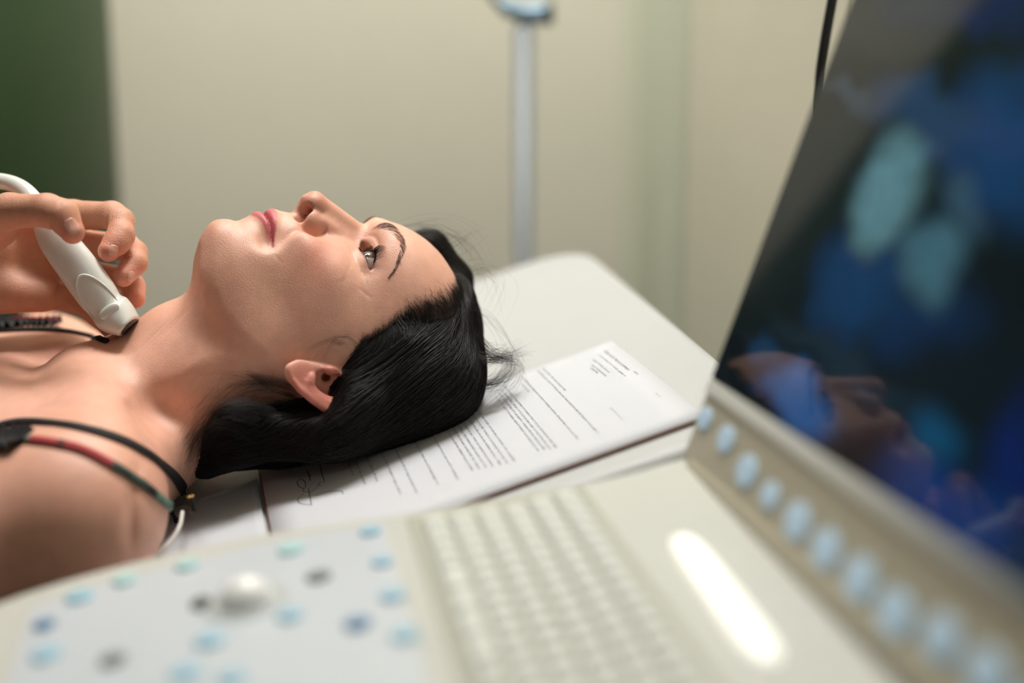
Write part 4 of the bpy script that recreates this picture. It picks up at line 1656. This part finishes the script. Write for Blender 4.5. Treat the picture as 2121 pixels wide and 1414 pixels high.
def stroke(s0, t0, s1, t1, w):
    """small ink stroke on the sheet"""
    d = np.array([s1 - s0, t1 - t0])
    L = np.linalg.norm(d)
    if L < 1e-6:
        return
    n = np.array([-d[1], d[0]]) / L * w / 2
    b = len(Vt)
    for (s, t) in ((s0 - n[0], t0 - n[1]), (s0 + n[0], t0 + n[1]), (s1 + n[0], t1 + n[1]), (s1 - n[0], t1 - n[1])):
        Vt.append(PP(s, t, 0.00082))
    Ft.append((b, b + 1, b + 2, b + 3))


rr2 = random.Random(5)
for (u0, v0, u1, v1, hgt, wt) in LINES:
    a = np.array(pix2doc(u0, v0)); b = np.array(pix2doc(u1, v1))
    b[1] = a[1] + (b[1] - a[1]) * 0.15
    L = b[0] - a[0]
    s = 0.0
    hgt /= 1000
    word = rr2.randint(3, 9)
    while s < L:
        # one letter-like mark made of two or three strokes
        w = 0.0011 * wt if hgt < .0022 else 0.0015
        tb = a[1] + (b[1] - a[1]) * s / L
        asc = rr2.random() < .25
        ht_ = hgt * (1.0 if asc else 0.68)
        st = 0.00025 * wt
        stroke(a[0] + s, tb, a[0] + s, tb - ht_, st)
        if rr2.random() < .7:
            stroke(a[0] + s, tb - hgt * .66, a[0] + s + w, tb - hgt * .62, st)
        if rr2.random() < .6:
            stroke(a[0] + s + w, tb, a[0] + s + w, tb - hgt * .62, st)
        if rr2.random() < .5:
            stroke(a[0] + s, tb, a[0] + s + w, tb, st)
        s += w + 0.0007
        word -= 1
        if word == 0:
            s += 0.0012
            word = rr2.randint(2, 9)
ink = mesh_obj('printed_text', W(np.array(Vt)), Ft, M_ink, doc, smooth=False)
ink['kind'] = 'stuff'
Vt, Ft = [], []
SIG = [[(660, 950), (664, 965), (668, 985), (673, 1000), (664, 1002), (660, 1010), (668, 1006)],
       [(637, 976), (640, 984), (645, 990)],
       [(640, 985), (644, 998)],
       [(632, 1016), (620, 1010), (617, 1000), (622, 994), (632, 1000), (634, 1012), (628, 1020), (645, 1022), (658, 1012)],
       [(640, 1015), (643, 1030), (646, 1048)],
       [(630, 1025), (618, 1036), (624, 1046), (648, 1049)],
       [(655, 1030), (676, 1022), (706, 1020), (712, 1026)]]
for pl_ in SIG:
    pth = smooth_path([pix2doc(*q_) for q_ in pl_], 26)
    for q0, q1 in zip(pth[:-1], pth[1:]):
        stroke(q0[0], q0[1], q1[0], q1[1], 0.00062)
mesh_obj('signature', W(np.array(Vt)), Ft, M_pen, doc, smooth=False)

# ------------------------------------------------------------ ultrasound machine
d1 = np.array([-0.1936, -0.2437, 1.0]); d1 /= np.linalg.norm(d1)
d2 = np.array([1.0, -0.169, 0.152]); d2 -= (d2 @ d1) * d1; d2 /= np.linalg.norm(d2)
dn = np.cross(d1, d2)
if dn[1] > 0:
    dn = -dn
KO = Cc(842, 1079, 0.85)


def con(u, v, lift=0.0):
    r = np.array([(u - CU) / FPX, (v - CV) / FPX, 1.0])
    return r * ((dn @ KO + lift) / (dn @ r))


def KP(a, b, h=0.0):
    """console point: a away from the camera, b towards the screen, h up"""
    return KO + d1 * a + d2 * b + dn * h


def uvk(u, v):
    p = con(u, v) - KO
    return p @ d1, p @ d2


def prism(poly, h0, h1, frame, edge=0.004):
    """rounded-edge slab from a plan outline (list of (a,b))"""
    poly = np.asarray(poly, float)
    nx_ = np.roll(poly, -1, 0) - np.roll(poly, 1, 0)
    nn_ = np.stack([nx_[:, 1], -nx_[:, 0]], 1)
    nn_ /= np.linalg.norm(nn_, axis=1, keepdims=True)
    area_ = 0.5 * np.sum(poly[:, 0] * np.roll(poly[:, 1], -1) - poly[:, 1] * np.roll(poly[:, 0], -1))
    if area_ < 0:
        nn_ = -nn_
    V, m = [], len(poly)
    prof = [(-edge + edge * math.sin(a), h1 - edge + edge * math.cos(a)) for a in np.linspace(0, math.pi / 2, 6)]
    prof += [(0.0, h0 + edge), (-edge, h0)]
    for (r, h) in prof:
        for i in range(m):
            q_ = poly[i] + nn_[i] * r
            V.append(frame(q_[0], q_[1], h))
    F = []
    for i in range(len(prof) - 1):
        for j in range(m):
            F.append((i * m + j, (i + 1) * m + j, (i + 1) * m + (j + 1) % m, i * m + (j + 1) % m))
    F.append(tuple(range(m)))
    F.append(tuple((len(prof) - 1) * m + j for j in range(m - 1, -1, -1)))
    return np.array(V), F


def fix_normals(o):
    bm_ = __import__('bmesh').new()
    bm_.from_mesh(o.data)
    __import__('bmesh').ops.recalc_face_normals(bm_, faces=bm_.faces)
    bm_.to_mesh(o.data)
    bm_.free()
    return o


mach = empty('ultrasound_machine', np.r_[W(KP(-0.15, 0.05))[:2], 0.0],
             'cream ultrasound machine with keyboard, blue round buttons and tilted dark screen, closest to the camera', 'ultrasound machine')
far_e = [uvk(*q_) for q_ in smooth_path([(-150, 1300), (-60, 1262), (20, 1230), (150, 1188), (300, 1149), (430, 1120), (560, 1094), (700, 1074), (840, 1054), (1050, 1020), (1250, 984), (1370, 952), (1432, 938)], 40)]
ea, eb_ = far_e[-1]
poly = far_e + [(ea - 0.012, eb_ + 0.02), (ea - 0.06, eb_ + 0.055), (-0.42, eb_ + 0.075), (-0.44, eb_ + 0.06), (-0.445, 0.0), (-0.44, far_e[0][1] + 0.02), (-0.40, far_e[0][1] - 0.01)]
v_, f_ = prism(poly, -0.055, 0.0, KP, 0.010)
consl = fix_normals(mesh_obj('console', W(v_), f_, M_case, mach))
# membrane panel
pn = [uvk(*q_) for q_ in ((66, 1262), (200, 1216), (400, 1163), (600, 1118), (795, 1084), (880, 1414))]
b_r = pn[4][1]
pl2 = [pn[0], pn[1], pn[2], pn[3], pn[4], (-0.36, b_r), (-0.36, pn[0][1])]
dense = []
for i in range(len(pl2)):
    a, b = np.array(pl2[i]), np.array(pl2[(i + 1) % len(pl2)])
    for s in np.linspace(0, 1, 6, endpoint=False):
        dense.append(a + (b - a) * s)
v_, f_ = prism(dense, -0.001, 0.0012, KP, 0.0008)
panel = fix_normals(mesh_obj('control_panel', W(v_), f_, M_panel, consl, label='pale grey control panel'))


def disc(centre, ra, rb, h, ea_, eb2, en, n=28, dome=0.3):
    """low domed button"""
    V, F = [], []
    prof = [(1.0, 0.0), (1.0, 0.55), (0.94, 0.82), (0.8, 0.95), (0.4, 1.0)]
    for (r, z) in prof:
        for j in range(n):
            a = 2 * math.pi * j / n
            V.append(centre + ea_ * ra * r * math.cos(a) + eb2 * rb * r * math.sin(a) + en * h * z)
    for i in range(len(prof) - 1):
        for j in range(n):
            F.append((i * n + j, i * n + (j + 1) % n, (i + 1) * n + (j + 1) % n, (i + 1) * n + j))
    F.append(tuple((len(prof) - 1) * n + j for j in range(n)))
    F.append(tuple(range(n - 1, -1, -1)))
    return np.array(V), F


BT_ = [(768, 1106, 7, 0), (604, 1143, 9, 1), (793, 1169, 7, 0), (661, 1200, 8, 3), (389, 1176, 8, 1), (259, 1207, 8, 1), (166, 1241, 9, 0),
       (93, 1300, 7, 2), (96, 1362, 9, 0), (236, 1373, 8, 3), (436, 1332, 9, 0), (386, 1400, 9, 0), (602, 1280, 8, 0), (814, 1239, 8, 0),
       (742, 1298, 8, 2), (840, 1322, 8, 0), (482, 1412, 8, 0), (800, 1105, 5, 1), (350, 1290, 6, 1)]
for (u, v, r, kk) in BT_[:17]:
    a, b = uvk(u, v)
    r = r * 0.00088
    v_, f_ = disc(KP(a, b, 0.0008), r, r, 0.0028, d1, d2, dn)
    fix_normals(mesh_obj('button', W(v_), f_, (M_btn, M_btn_pale, M_btn_dark, M_btn_grey)[kk], consl,
                         label=('light blue button', 'pale turquoise button', 'deep blue button', 'grey button')[kk]))
# trackball in its well
a, b = uvk(512, 1250)
v_, f_ = disc(KP(a, b, 0.0010), 0.023, 0.023, 0.0012, d1, d2, dn, 40)
fix_normals(mesh_obj('trackball_ring', W(v_), f_, mat('ring_grey', srgb(186, 190, 190), 0.3), consl))
ue = np.linspace(0, math.pi, 25); ve = np.linspace(0, 2 * math.pi, 40, endpoint=False)
cc_ = KP(a, b, 0.0)
Vb = np.array([cc_ + 0.0155 * (dn * math.cos(x) + d1 * math.sin(x) * math.cos(y) + d2 * math.sin(x) * math.sin(y)) for x in ue for y in ve])
Fb = [(i * 40 + j, i * 40 + (j + 1) % 40, (i + 1) * 40 + (j + 1) % 40, (i + 1) * 40 + j) for i in range(24) for j in range(40)]
fix_normals(mesh_obj('trackball', W(Vb), np.array(Fb), M_ball, consl, label='glossy white trackball'))
a, b = uvk(418, 1255)  # shade in the trackball well, put in as a dark disc
v_, f_ = disc(KP(a, b, 0.0008), 0.008, 0.006, 0.0022, d1, d2, dn)
fix_normals(mesh_obj('button', W(v_), f_, M_dark, consl, label='dark disc in place of the shaded trackball well'))
# keyboard
kl = uvk(842, 1079)
kr = uvk(1215, 1015)
kw = kr[1] - kl[1]
box('keyboard', (-0.34, 0.0, -0.002), (0.004, kw, 0.0010), M_well, mach, (W(KO), d1 @ C2W.T, d2 @ C2W.T, dn @ C2W.T), 0.001)
kb = bpy.data.objects['keyboard']
key0 = None
pb_ = (kw - 0.014) / 6
pa_ = pb_ * 1.0
frw = (W(KO), d1 @ C2W.T, d2 @ C2W.T, dn @ C2W.T)
nrow = 0
for r in range(6):
    off = (0.0, 0.004, 0.006, 0.009, 0.003, 0.0)[r]
    a = -0.010 - off * 0.6
    kcol = 0
    while a > -0.30:
        la = pa_ * (0.88 if not (r == 0 and 4 < kcol < 9) else 1.6)
        b0 = 0.007 + r * pb_
        # a tapered key cap
        V = []
        c0 = ((a - la, b0 + pb_ * 0.06), (a, b0 + pb_ * 0.94))
        for (ins, h) in ((0, 0.0010), (0.0004, 0.0035), (0.0026, 0.0052)):
            for (x, y) in ((c0[0][0] + ins, c0[0][1] + ins), (c0[1][0] - ins, c0[0][1] + ins), (c0[1][0] - ins, c0[1][1] - ins), (c0[0][0] + ins, c0[1][1] - ins)):
                V.append(KP(x, y, h))
        F = [(0, 3, 2, 1), (8, 9, 10, 11)]
        for l in (0, 4):
            for j in range(4):
                F.append((l + j, l + (j + 1) % 4, l + 4 + (j + 1) % 4, l + 4 + j))
        fix_normals(mesh_obj('key', W(np.array(V)), F, M_key, kb, smooth=False))
        a -= la + pa_ * 0.12
        kcol += 1
        nrow += 1
# lamp highlight on the casing, put in as a glowing raised bar
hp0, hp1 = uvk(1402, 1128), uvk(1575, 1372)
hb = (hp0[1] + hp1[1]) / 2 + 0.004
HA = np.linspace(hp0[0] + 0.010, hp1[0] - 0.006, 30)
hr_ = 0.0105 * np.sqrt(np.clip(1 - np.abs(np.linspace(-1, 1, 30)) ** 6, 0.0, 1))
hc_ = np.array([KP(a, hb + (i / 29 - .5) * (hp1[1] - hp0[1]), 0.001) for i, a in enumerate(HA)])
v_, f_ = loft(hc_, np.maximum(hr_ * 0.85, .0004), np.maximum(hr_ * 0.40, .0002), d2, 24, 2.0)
fix_normals(mesh_obj('highlight_bar', W(v_), f_, mat('glowing_highlight', srgb(252, 250, 242), 0.3, var=0.0, emis=srgb(255, 252, 240), estr=0.55), consl, label='highlight on the casing beside the keys, built as a glowing white bar'))

# screen unit
hd = np.array([(480 - CU) / FPX, (110 - CV) / FPX, 1.0]); hd /= np.linalg.norm(hd)      # hinge line, away from the camera
BL = con(1432, 948, 0.004)
su = np.array([0.3517, -1.0, -0.1337]); su -= (su @ hd) * hd; su /= np.linalg.norm(su)
sn = np.cross(hd, su)
if sn @ (-BL) < 0:
    sn = -sn


def scr(u, v):
    r = np.array([(u - CU) / FPX, (v - CV) / FPX, 1.0])
    p = r * ((sn @ BL) / (sn @ r)) - BL
    return p @ hd, p @ su                 # (x away from camera, y up the screen)


def SPt(x, y, h=0.0):
    return BL + hd * x + su * y + sn * h


x00, y00 = scr(1478, 782)      # far lower corner of the glass
x01, y01 = scr(1766, 0)
bz_h = y00
Htop = 0.37
Xn = -0.46
edge_x = max(x00, 0.0) + 0.004
monitor = empty('screen_unit', (0, 0, 0))
COL.objects.unlink(monitor); bpy.data.objects.remove(monitor)
pl3 = []
for (x, y, rc) in ((edge_x, -0.006, 0.010), (edge_x, Htop, 0.008), (Xn, Htop, 0.008), (Xn, -0.006, 0.010)):
    pl3.append((x, y, rc))
def round_poly(pts, n=6):
    out = []
    m = len(pts)
    for i in range(m):
        p = np.array(pts[i][:2]); a = np.array(pts[i - 1][:2]); b = np.array(pts[(i + 1) % m][:2]); r = pts[i][2]
        d_a = (a - p) / np.linalg.norm(a - p); d_b = (b - p) / np.linalg.norm(b - p)
        for s in np.linspace(0, 1, n):
            q0 = p + d_a * r * (1 - s) ** 2 + d_b * r * s ** 2
            out.append(q0)
        seg_n = 6
        e0_, e1_ = p + d_b * r, b - d_b * pts[(i + 1) % m][2]
        for s in np.linspace(0, 1, seg_n + 2)[1:-1]:
            out.append(e0_ + (e1_ - e0_) * s)
    return out


v_, f_ = prism(round_poly(pl3), -0.022, 0.0, SPt, 0.003)
scrn = fix_normals(mesh_obj('screen_housing', W(v_), f_, M_case2, mach, label='warm grey screen housing'))
# glass with a lit picture
M_scr = bpy.data.materials.new('lit_screen')
M_scr.use_nodes = True
nt = M_scr.node_tree
bs = nt.nodes['Principled BSDF']
bs.inputs['Base Color'].default_value = (0.006, 0.008, 0.010, 1)
bs.inputs['Roughness'].default_value = 0.05
bs.inputs['Specular IOR Level'].default_value = 0.13
bs.inputs['Coat Roughness'].default_value = 0.04
uvn = nt.nodes.new('ShaderNodeTexCoord')
nzz = nt.nodes.new('ShaderNodeTexNoise')
nzz.inputs['Scale'].default_value = 30
nzz.inputs['Detail'].default_value = 5
nt.links.new(uvn.outputs['UV'], nzz.inputs['Vector'])
acc = None
UVS = 4.0
wn = nt.nodes.new('ShaderNodeTexNoise')
wn.inputs['Scale'].default_value = 7.0
wn.inputs['Detail'].default_value = 3.0
nt.links.new(uvn.outputs['UV'], wn.inputs['Vector'])
w1 = nt.nodes.new('ShaderNodeVectorMath'); w1.operation = 'SUBTRACT'
nt.links.new(wn.outputs['Color'], w1.inputs[0]); w1.inputs[1].default_value = (.5, .5, .5)
w2 = nt.nodes.new('ShaderNodeVectorMath'); w2.operation = 'SCALE'
nt.links.new(w1.outputs[0], w2.inputs[0]); w2.inputs['Scale'].default_value = 0.16
w3 = nt.nodes.new('ShaderNodeVectorMath'); w3.operation = 'ADD'
nt.links.new(w2.outputs[0], w3.inputs[0]); nt.links.new(uvn.outputs['UV'], w3.inputs[1])
BLOBS = [  # photo point, half sizes in px, turn, colour
    (1840, 400, 62, 110, 25, (104, 150, 160), 1.0), (1900, 330, 60, 34, -20, (78, 112, 150), .8), (1930, 545, 55, 75, -15, (76, 122, 140), .9),
    (2000, 440, 36, 70, -20, (60, 96, 120), .8), (1790, 560, 90, 150, 25, (16, 62, 108), .9), (1950, 250, 150, 60, 20, (40, 78, 120), .7),
    (2060, 300, 110, 150, 0, (6, 62, 112), 1.0), (1770, 200, 60, 24, 20, (58, 74, 88), .7), (1860, 620, 150, 90, 10, (14, 48, 92), .8),
    (1650, 830, 75, 48, 35, (0, 92, 158), 1.0), (1950, 905, 55, 50, 35, (8, 82, 122), .9), (1960, 1060, 170, 80, 35, (0, 52, 116), 1.0),
    (2110, 960, 50, 130, 0, (2, 30, 100), .9), (2060, 20, 90, 40, 10, (0, 26, 84), .8), (1760, 760, 190, 36, 32, (30, 50, 66), .7),
    (1590, 730, 36, 24, 35, (14, 66, 106), .7), (2090, 1180, 90, 60, 30, (8, 58, 92), .8), (1900, 20, 90, 40, 0, (44, 58, 78), .5), (1840, 60, 110, 70, 0, (52, 56, 50), .5),
    (1680, 420, 60, 200, 25, (34, 44, 40), .35), (1850, 760, 300, 150, 20, (20, 34, 44), .3)]
for (u, v, ru, rv, ang, col, st) in BLOBS:
    x, y = scr(u, v)
    ca, sa_ = math.cos(math.radians(ang)), math.sin(math.radians(ang))
    xa, ya = scr(u + ru * ca, v + ru * sa_)
    xb, yb = scr(u - rv * sa_, v + rv * ca)
    M2 = np.array([[xa - x, xb - x], [ya - y, yb - y]])
    Mi = np.linalg.inv(M2) / UVS
    dots = []
    for r_ in range(2):
        vm = nt.nodes.new('ShaderNodeVectorMath'); vm.operation = 'DOT_PRODUCT'
        vm.inputs[1].default_value = (Mi[r_, 0] * 1, Mi[r_, 1] * 1, 0)
        sb_ = nt.nodes.new('ShaderNodeVectorMath'); sb_.operation = 'SUBTRACT'
        nt.links.new(w3.outputs[0], sb_.inputs[0])
        sb_.inputs[1].default_value = ((x + 0.6) * UVS, y * UVS, 0)
        nt.links.new(sb_.outputs[0], vm.inputs[0])
        mm = nt.nodes.new('ShaderNodeMath'); mm.operation = 'MULTIPLY'
        nt.links.new(vm.outputs['Value'], mm.inputs[0]); nt.links.new(vm.outputs['Value'], mm.inputs[1])
        dots.append(mm)
    ad = nt.nodes.new('ShaderNodeMath'); ad.operation = 'ADD'
    nt.links.new(dots[0].outputs[0], ad.inputs[0]); nt.links.new(dots[1].outputs[0], ad.inputs[1])
    mr = nt.nodes.new('ShaderNodeMapRange'); mr.interpolation_type = 'SMOOTHSTEP'
    mr.inputs['From Min'].default_value = 0.0; mr.inputs['From Max'].default_value = 2.4
    mr.inputs['To Min'].default_value = st; mr.inputs['To Max'].default_value = 0.0
    nt.links.new(ad.outputs[0], mr.inputs['Value'])
    sc_ = nt.nodes.new('ShaderNodeVectorMath'); sc_.operation = 'SCALE'
    sc_.inputs[0].default_value = tuple(0.62 * c for c in srgb(*col)[:3])
    nt.links.new(mr.outputs['Result'], sc_.inputs['Scale'])
    if acc is None:
        acc = sc_
    else:
        mxn = nt.nodes.new('ShaderNodeVectorMath'); mxn.operation = 'MAXIMUM'
        nt.links.new(acc.outputs[0], mxn.inputs[0]); nt.links.new(sc_.outputs[0], mxn.inputs[1])
        acc = mxn
nm = nt.nodes.new('ShaderNodeMapRange')
nm.inputs['From Min'].default_value = .35; nm.inputs['From Max'].default_value = .65
nm.inputs['To Min'].default_value = .75; nm.inputs['To Max'].default_value = 1.2
nt.links.new(nzz.outputs['Fac'], nm.inputs['Value'])
s2 = nt.nodes.new('ShaderNodeVectorMath'); s2.operation = 'SCALE'
nt.links.new(acc.outputs[0], s2.inputs[0]); nt.links.new(nm.outputs['Result'], s2.inputs['Scale'])
a2 = nt.nodes.new('ShaderNodeVectorMath'); a2.operation = 'ADD'
nt.links.new(s2.outputs[0], a2.inputs[0]); a2.inputs[1].default_value = (0.001, 0.003, 0.0045)
nt.links.new(a2.outputs[0], bs.inputs['Emission Color'])
bs.inputs['Emission Strength'].default_value = 1.0

gx0, gx1, gy0, gy1 = Xn + 0.004, x00, y00, Htop - 0.006
V = [SPt(gx0, gy0, .0002), SPt(gx1, gy0, .0002), SPt(gx1, gy1, .0002), SPt(gx0, gy1, .0002), SPt(gx0, gy0, .0012), SPt(gx1, gy0, .0012), SPt(gx1, gy1, .0012), SPt(gx0, gy1, .0012)]
F = [(3, 2, 1, 0), (4, 5, 6, 7), (0, 1, 5, 4), (1, 2, 6, 5), (2, 3, 7, 6), (3, 0, 4, 7)]
gl = mesh_obj('screen', W(np.array(V)), F, M_scr, scrn, smooth=False, label='dark glossy screen showing a blue scan')
uvl = gl.data.uv_layers.new(name='uv')
gxy = [(gx0, gy0), (gx1, gy0), (gx1, gy1), (gx0, gy1)] * 2
for lp_ in gl.data.loops:
    x, y = gxy[lp_.vertex_index]
    uvl.data[lp_.index].uv = ((x + 0.6) * UVS, y * UVS)
fix_normals(gl)
# ledge along the foot of the glass
v_, f_ = prism([(a, b) for a, b in ((edge_x - 0.004, y00 - 0.010), (edge_x - 0.004, y00 - 0.001), (gx0, y00 - 0.001), (gx0, y00 - 0.010))], 0.0, 0.0022, SPt, 0.0008)
fix_normals(mesh_obj('bezel_lip', W(v_), f_, M_case, scrn))
for (u, v, du) in ((1462, 868, 18), (1505, 910, 21), (1548, 976, 25), (1597, 1027, 21), (1653, 1080, 29), (1713, 1138, 31), (1783, 1200, 34), (1856, 1271, 37), (1952, 1322, 36), (2046, 1396, 38), (2150, 1490, 40)):
    x, y = scr(u, v)
    dd_ = SPt(x, y)[2]
    r = du / FPX * dd_ * 1.12
    v_, f_ = disc(SPt(x, y, 0.0002), r * 1.75, r * 1.22, 0.0016, hd, su, sn)
    fix_normals(mesh_obj('soft_key', W(v_), f_, M_lit, scrn))
# hinge strip
hw = (KP(0, 0) * 0)
v_, f_ = tube_mesh([W(np.array([SPt(0.0, -0.006, -0.008), SPt(Xn, -0.006, -0.008)]))], [np.array([0.010, 0.010])], 20)
fix_normals(mesh_obj('hinge', v_, f_, M_case2, mach))
# cart under the console
cw = W(KP(-0.34, 0.04, -0.055))
v_, f_ = tube_mesh([np.array([[cw[0], cw[1], 0.10], [cw[0], cw[1], cw[2] + 0.01]])], [np.array([0.05, 0.045])], 24)
mesh_obj('column', v_, f_, M_case, mach)
box('base', (cw[0] - 0.22, cw[1] - 0.24, 0.05), (cw[0] + 0.22, cw[1] + 0.24, 0.10), M_case2, mach, None, 0.02)
for (sx, sy) in ((-1, -1), (1, -1), (-1, 1), (1, 1)):
    wx, wy = cw[0] + sx * 0.19, cw[1] + sy * 0.20
    v_, f_ = tube_mesh([np.array([[wx - .012, wy, .028], [wx + .012, wy, .028]])], [np.array([.028, .028])], 20)
    F2 = f_.tolist() + [list(range(19, -1, -1)), list(range(20, 40))]
    mesh_obj('caster', v_, F2, M_black, mach)
# black cable hanging at the wall
cbp = np.array([Cc(1735, -60, 1.16), Cc(1722, 10, 1.16), Cc(1708, 90, 1.16), Cc(1698, 170, 1.16), Cc(1700, 260, 1.15), Cc(1730, 420, 1.14), Cc(1740, 700, 1.13)])
cbs = smooth_path(cbp, 50)
v_, f_ = tube_mesh([W(cbs)], [np.full(50, 0.0042)], 12)
wire = mesh_obj('power_cable', v_, f_, M_black)
tag(wire, 'black cable hanging down the right wall beside the screen', 'cable')

# ------------------------------------------------------------ drip stand behind the table
def ground(u, d):
    p = P(u, 707, d)
    return p


px_, dpt = 1085, 1.74
pt_t = P(px_, 50, dpt)
pole = empty('drip_stand', (pt_t[0], pt_t[1], 0.0), 'steel stand with a clamp on top, between the exam table and the back wall', 'stand')
X0, Y0 = pt_t[0], pt_t[1]
v_, f_ = tube_mesh([np.array([[X0, Y0, 0.04], [X0, Y0, pt_t[2] - 0.002]])], [np.array([.0128, .0128])], 28)
fo = f_.tolist() + [list(range(28, 56))]
mesh_obj('pole', v_, fo, M_steel, pole)
cl = pt_t
M_clamp = mat('blue_grey_metal', srgb(128, 154, 172), 0.35, metal=0.4)
pth = [cl + np.array([-0.030, 0.0, 0.024]), cl + np.array([-0.012, 0, 0.016]), cl + np.array([0.006, 0, 0.012]), cl + np.array([0.028, 0, 0.013])]
v_, f_ = tube_mesh([smooth_path(pth, 16)], [np.interp(np.linspace(0, 1, 16), [0, .25, .5, .8, 1], [.008, .011, .010, .0125, .0125])], 20)
f2 = f_.tolist() + [list(range(19, -1, -1)), list(range(15 * 20, 16 * 20))]
mesh_obj('clamp', v_, f2, M_clamp, pole)
v_, f_ = tube_mesh([np.array([cl + [0.026, 0, 0.013], cl + [0.036, 0, 0.013]])], [np.array([.0145, .0135])], 20)
mesh_obj('knob', v_, f_.tolist() + [list(range(19, -1, -1)), list(range(20, 40))], M_dark, pole)
v_, f_ = tube_mesh([np.array([cl + [0, 0, -0.004], cl + [0, 0, 0.012]])], [np.array([.009, .007])], 16)
mesh_obj('collar', v_, f_, M_black, pole)
v_, f_ = tube_mesh([smooth_path([cl + [-0.028, 0, 0.022], cl + [-0.040, 0, 0.04], cl + [-0.045, 0, 0.10], cl + [0.0, 0, 0.14]], 20)], [np.full(20, .005)], 12)
mesh_obj('hook_arm', v_, f_, M_steel, pole)
for k_i in range(5):
    a = 2 * math.pi * k_i / 5 + .3
    v_, f_ = tube_mesh([np.array([[X0, Y0, 0.05], [X0 + .14 * math.cos(a), Y0 + .14 * math.sin(a), 0.03]])], [np.array([.012, .010])], 12)
    mesh_obj('foot', v_, f_, M_steel, pole)

# ------------------------------------------------------------ the room
def wall(name, a, b, z0, z1, m, thick=0.10, inward=None):
    """upright wall between plan points a and b, thickness away from the room"""
    a = np.array(a, float); b = np.array(b, float)
    d = b - a; L = np.linalg.norm(d); d /= L
    nrm = np.array([-d[1], d[0]])
    if nrm @ (np.array(inward) - a) > 0:
        nrm = -nrm
    fr = (np.array([a[0], a[1], 0]), np.array([d[0], d[1], 0]), np.array([nrm[0], nrm[1], 0]), np.array([0, 0, 1.0]))
    o = box(name, (0, 0, z0), (L, thick, z1), m, None, fr)
    o['kind'] = 'structure'
    fix_normals(o)
    return o


ZC = 2.7
cor = P(1302, 500, 2.02)[:2]
dirB = np.array([-math.cos(math.radians(7.0)), -math.sin(math.radians(7.0))])
dirR = np.array([0.135, -0.99]); dirR /= np.linalg.norm(dirR)
endR = cor + dirR * 3.6
endB = cor + dirB * 2.4
inn = (0.0, 0.9)
wall('wall_back', cor + dirB * -0.1, endB, 0, ZC, M_wall, inward=inn)
wall('wall_right', cor + dirR * 0.0, endR, 0, ZC, M_wallr, inward=inn)
c3 = endB + dirR * 3.6
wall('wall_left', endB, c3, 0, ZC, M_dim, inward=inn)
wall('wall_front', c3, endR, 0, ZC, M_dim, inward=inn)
fl = box('floor', (-3.4, -2.6, -0.1), (2.4, 3.4, 0.0), M_floor); fl['kind'] = 'structure'
ce = box('ceiling', (-3.4, -2.6, ZC), (2.4, 3.4, ZC + 0.1), M_ceil); ce['kind'] = 'structure'
# corner trim boards on the right wall
for i, (s0, s1, th_) in enumerate(((0.0, 0.012, 0.010), (0.06, 0.30, 0.004), (0.31, 0.318, 0.006))):
    a = cor + dirR * s0; b = cor + dirR * s1
    w = wall('trim_%d' % (i + 1), a, b, 0.0, ZC, M_trim, thick=-th_, inward=inn)
# green rounded column at the left
gc = P(-150, 300, 1.80)
rad_g = 0.40
e_r = P(244, 300, 1.80)[0] - 0.030
n = 72
V, F = [], []
for z in (0.0, ZC):
    for j in range(n):
        a = 2 * math.pi * j / n
        V.append((e_r - rad_g + rad_g * math.cos(a), gc[1] + 0.12 + rad_g * math.sin(a), z))
for j in range(n):
    F.append((j, (j + 1) % n, n + (j + 1) % n, n + j))
F.append(tuple(range(n - 1, -1, -1))); F.append(tuple(n + j for j in range(n)))
gcol = mesh_obj('green_column', V, F, M_green)
tag(gcol, 'dark green rounded column standing at the left in front of the wall', 'column')
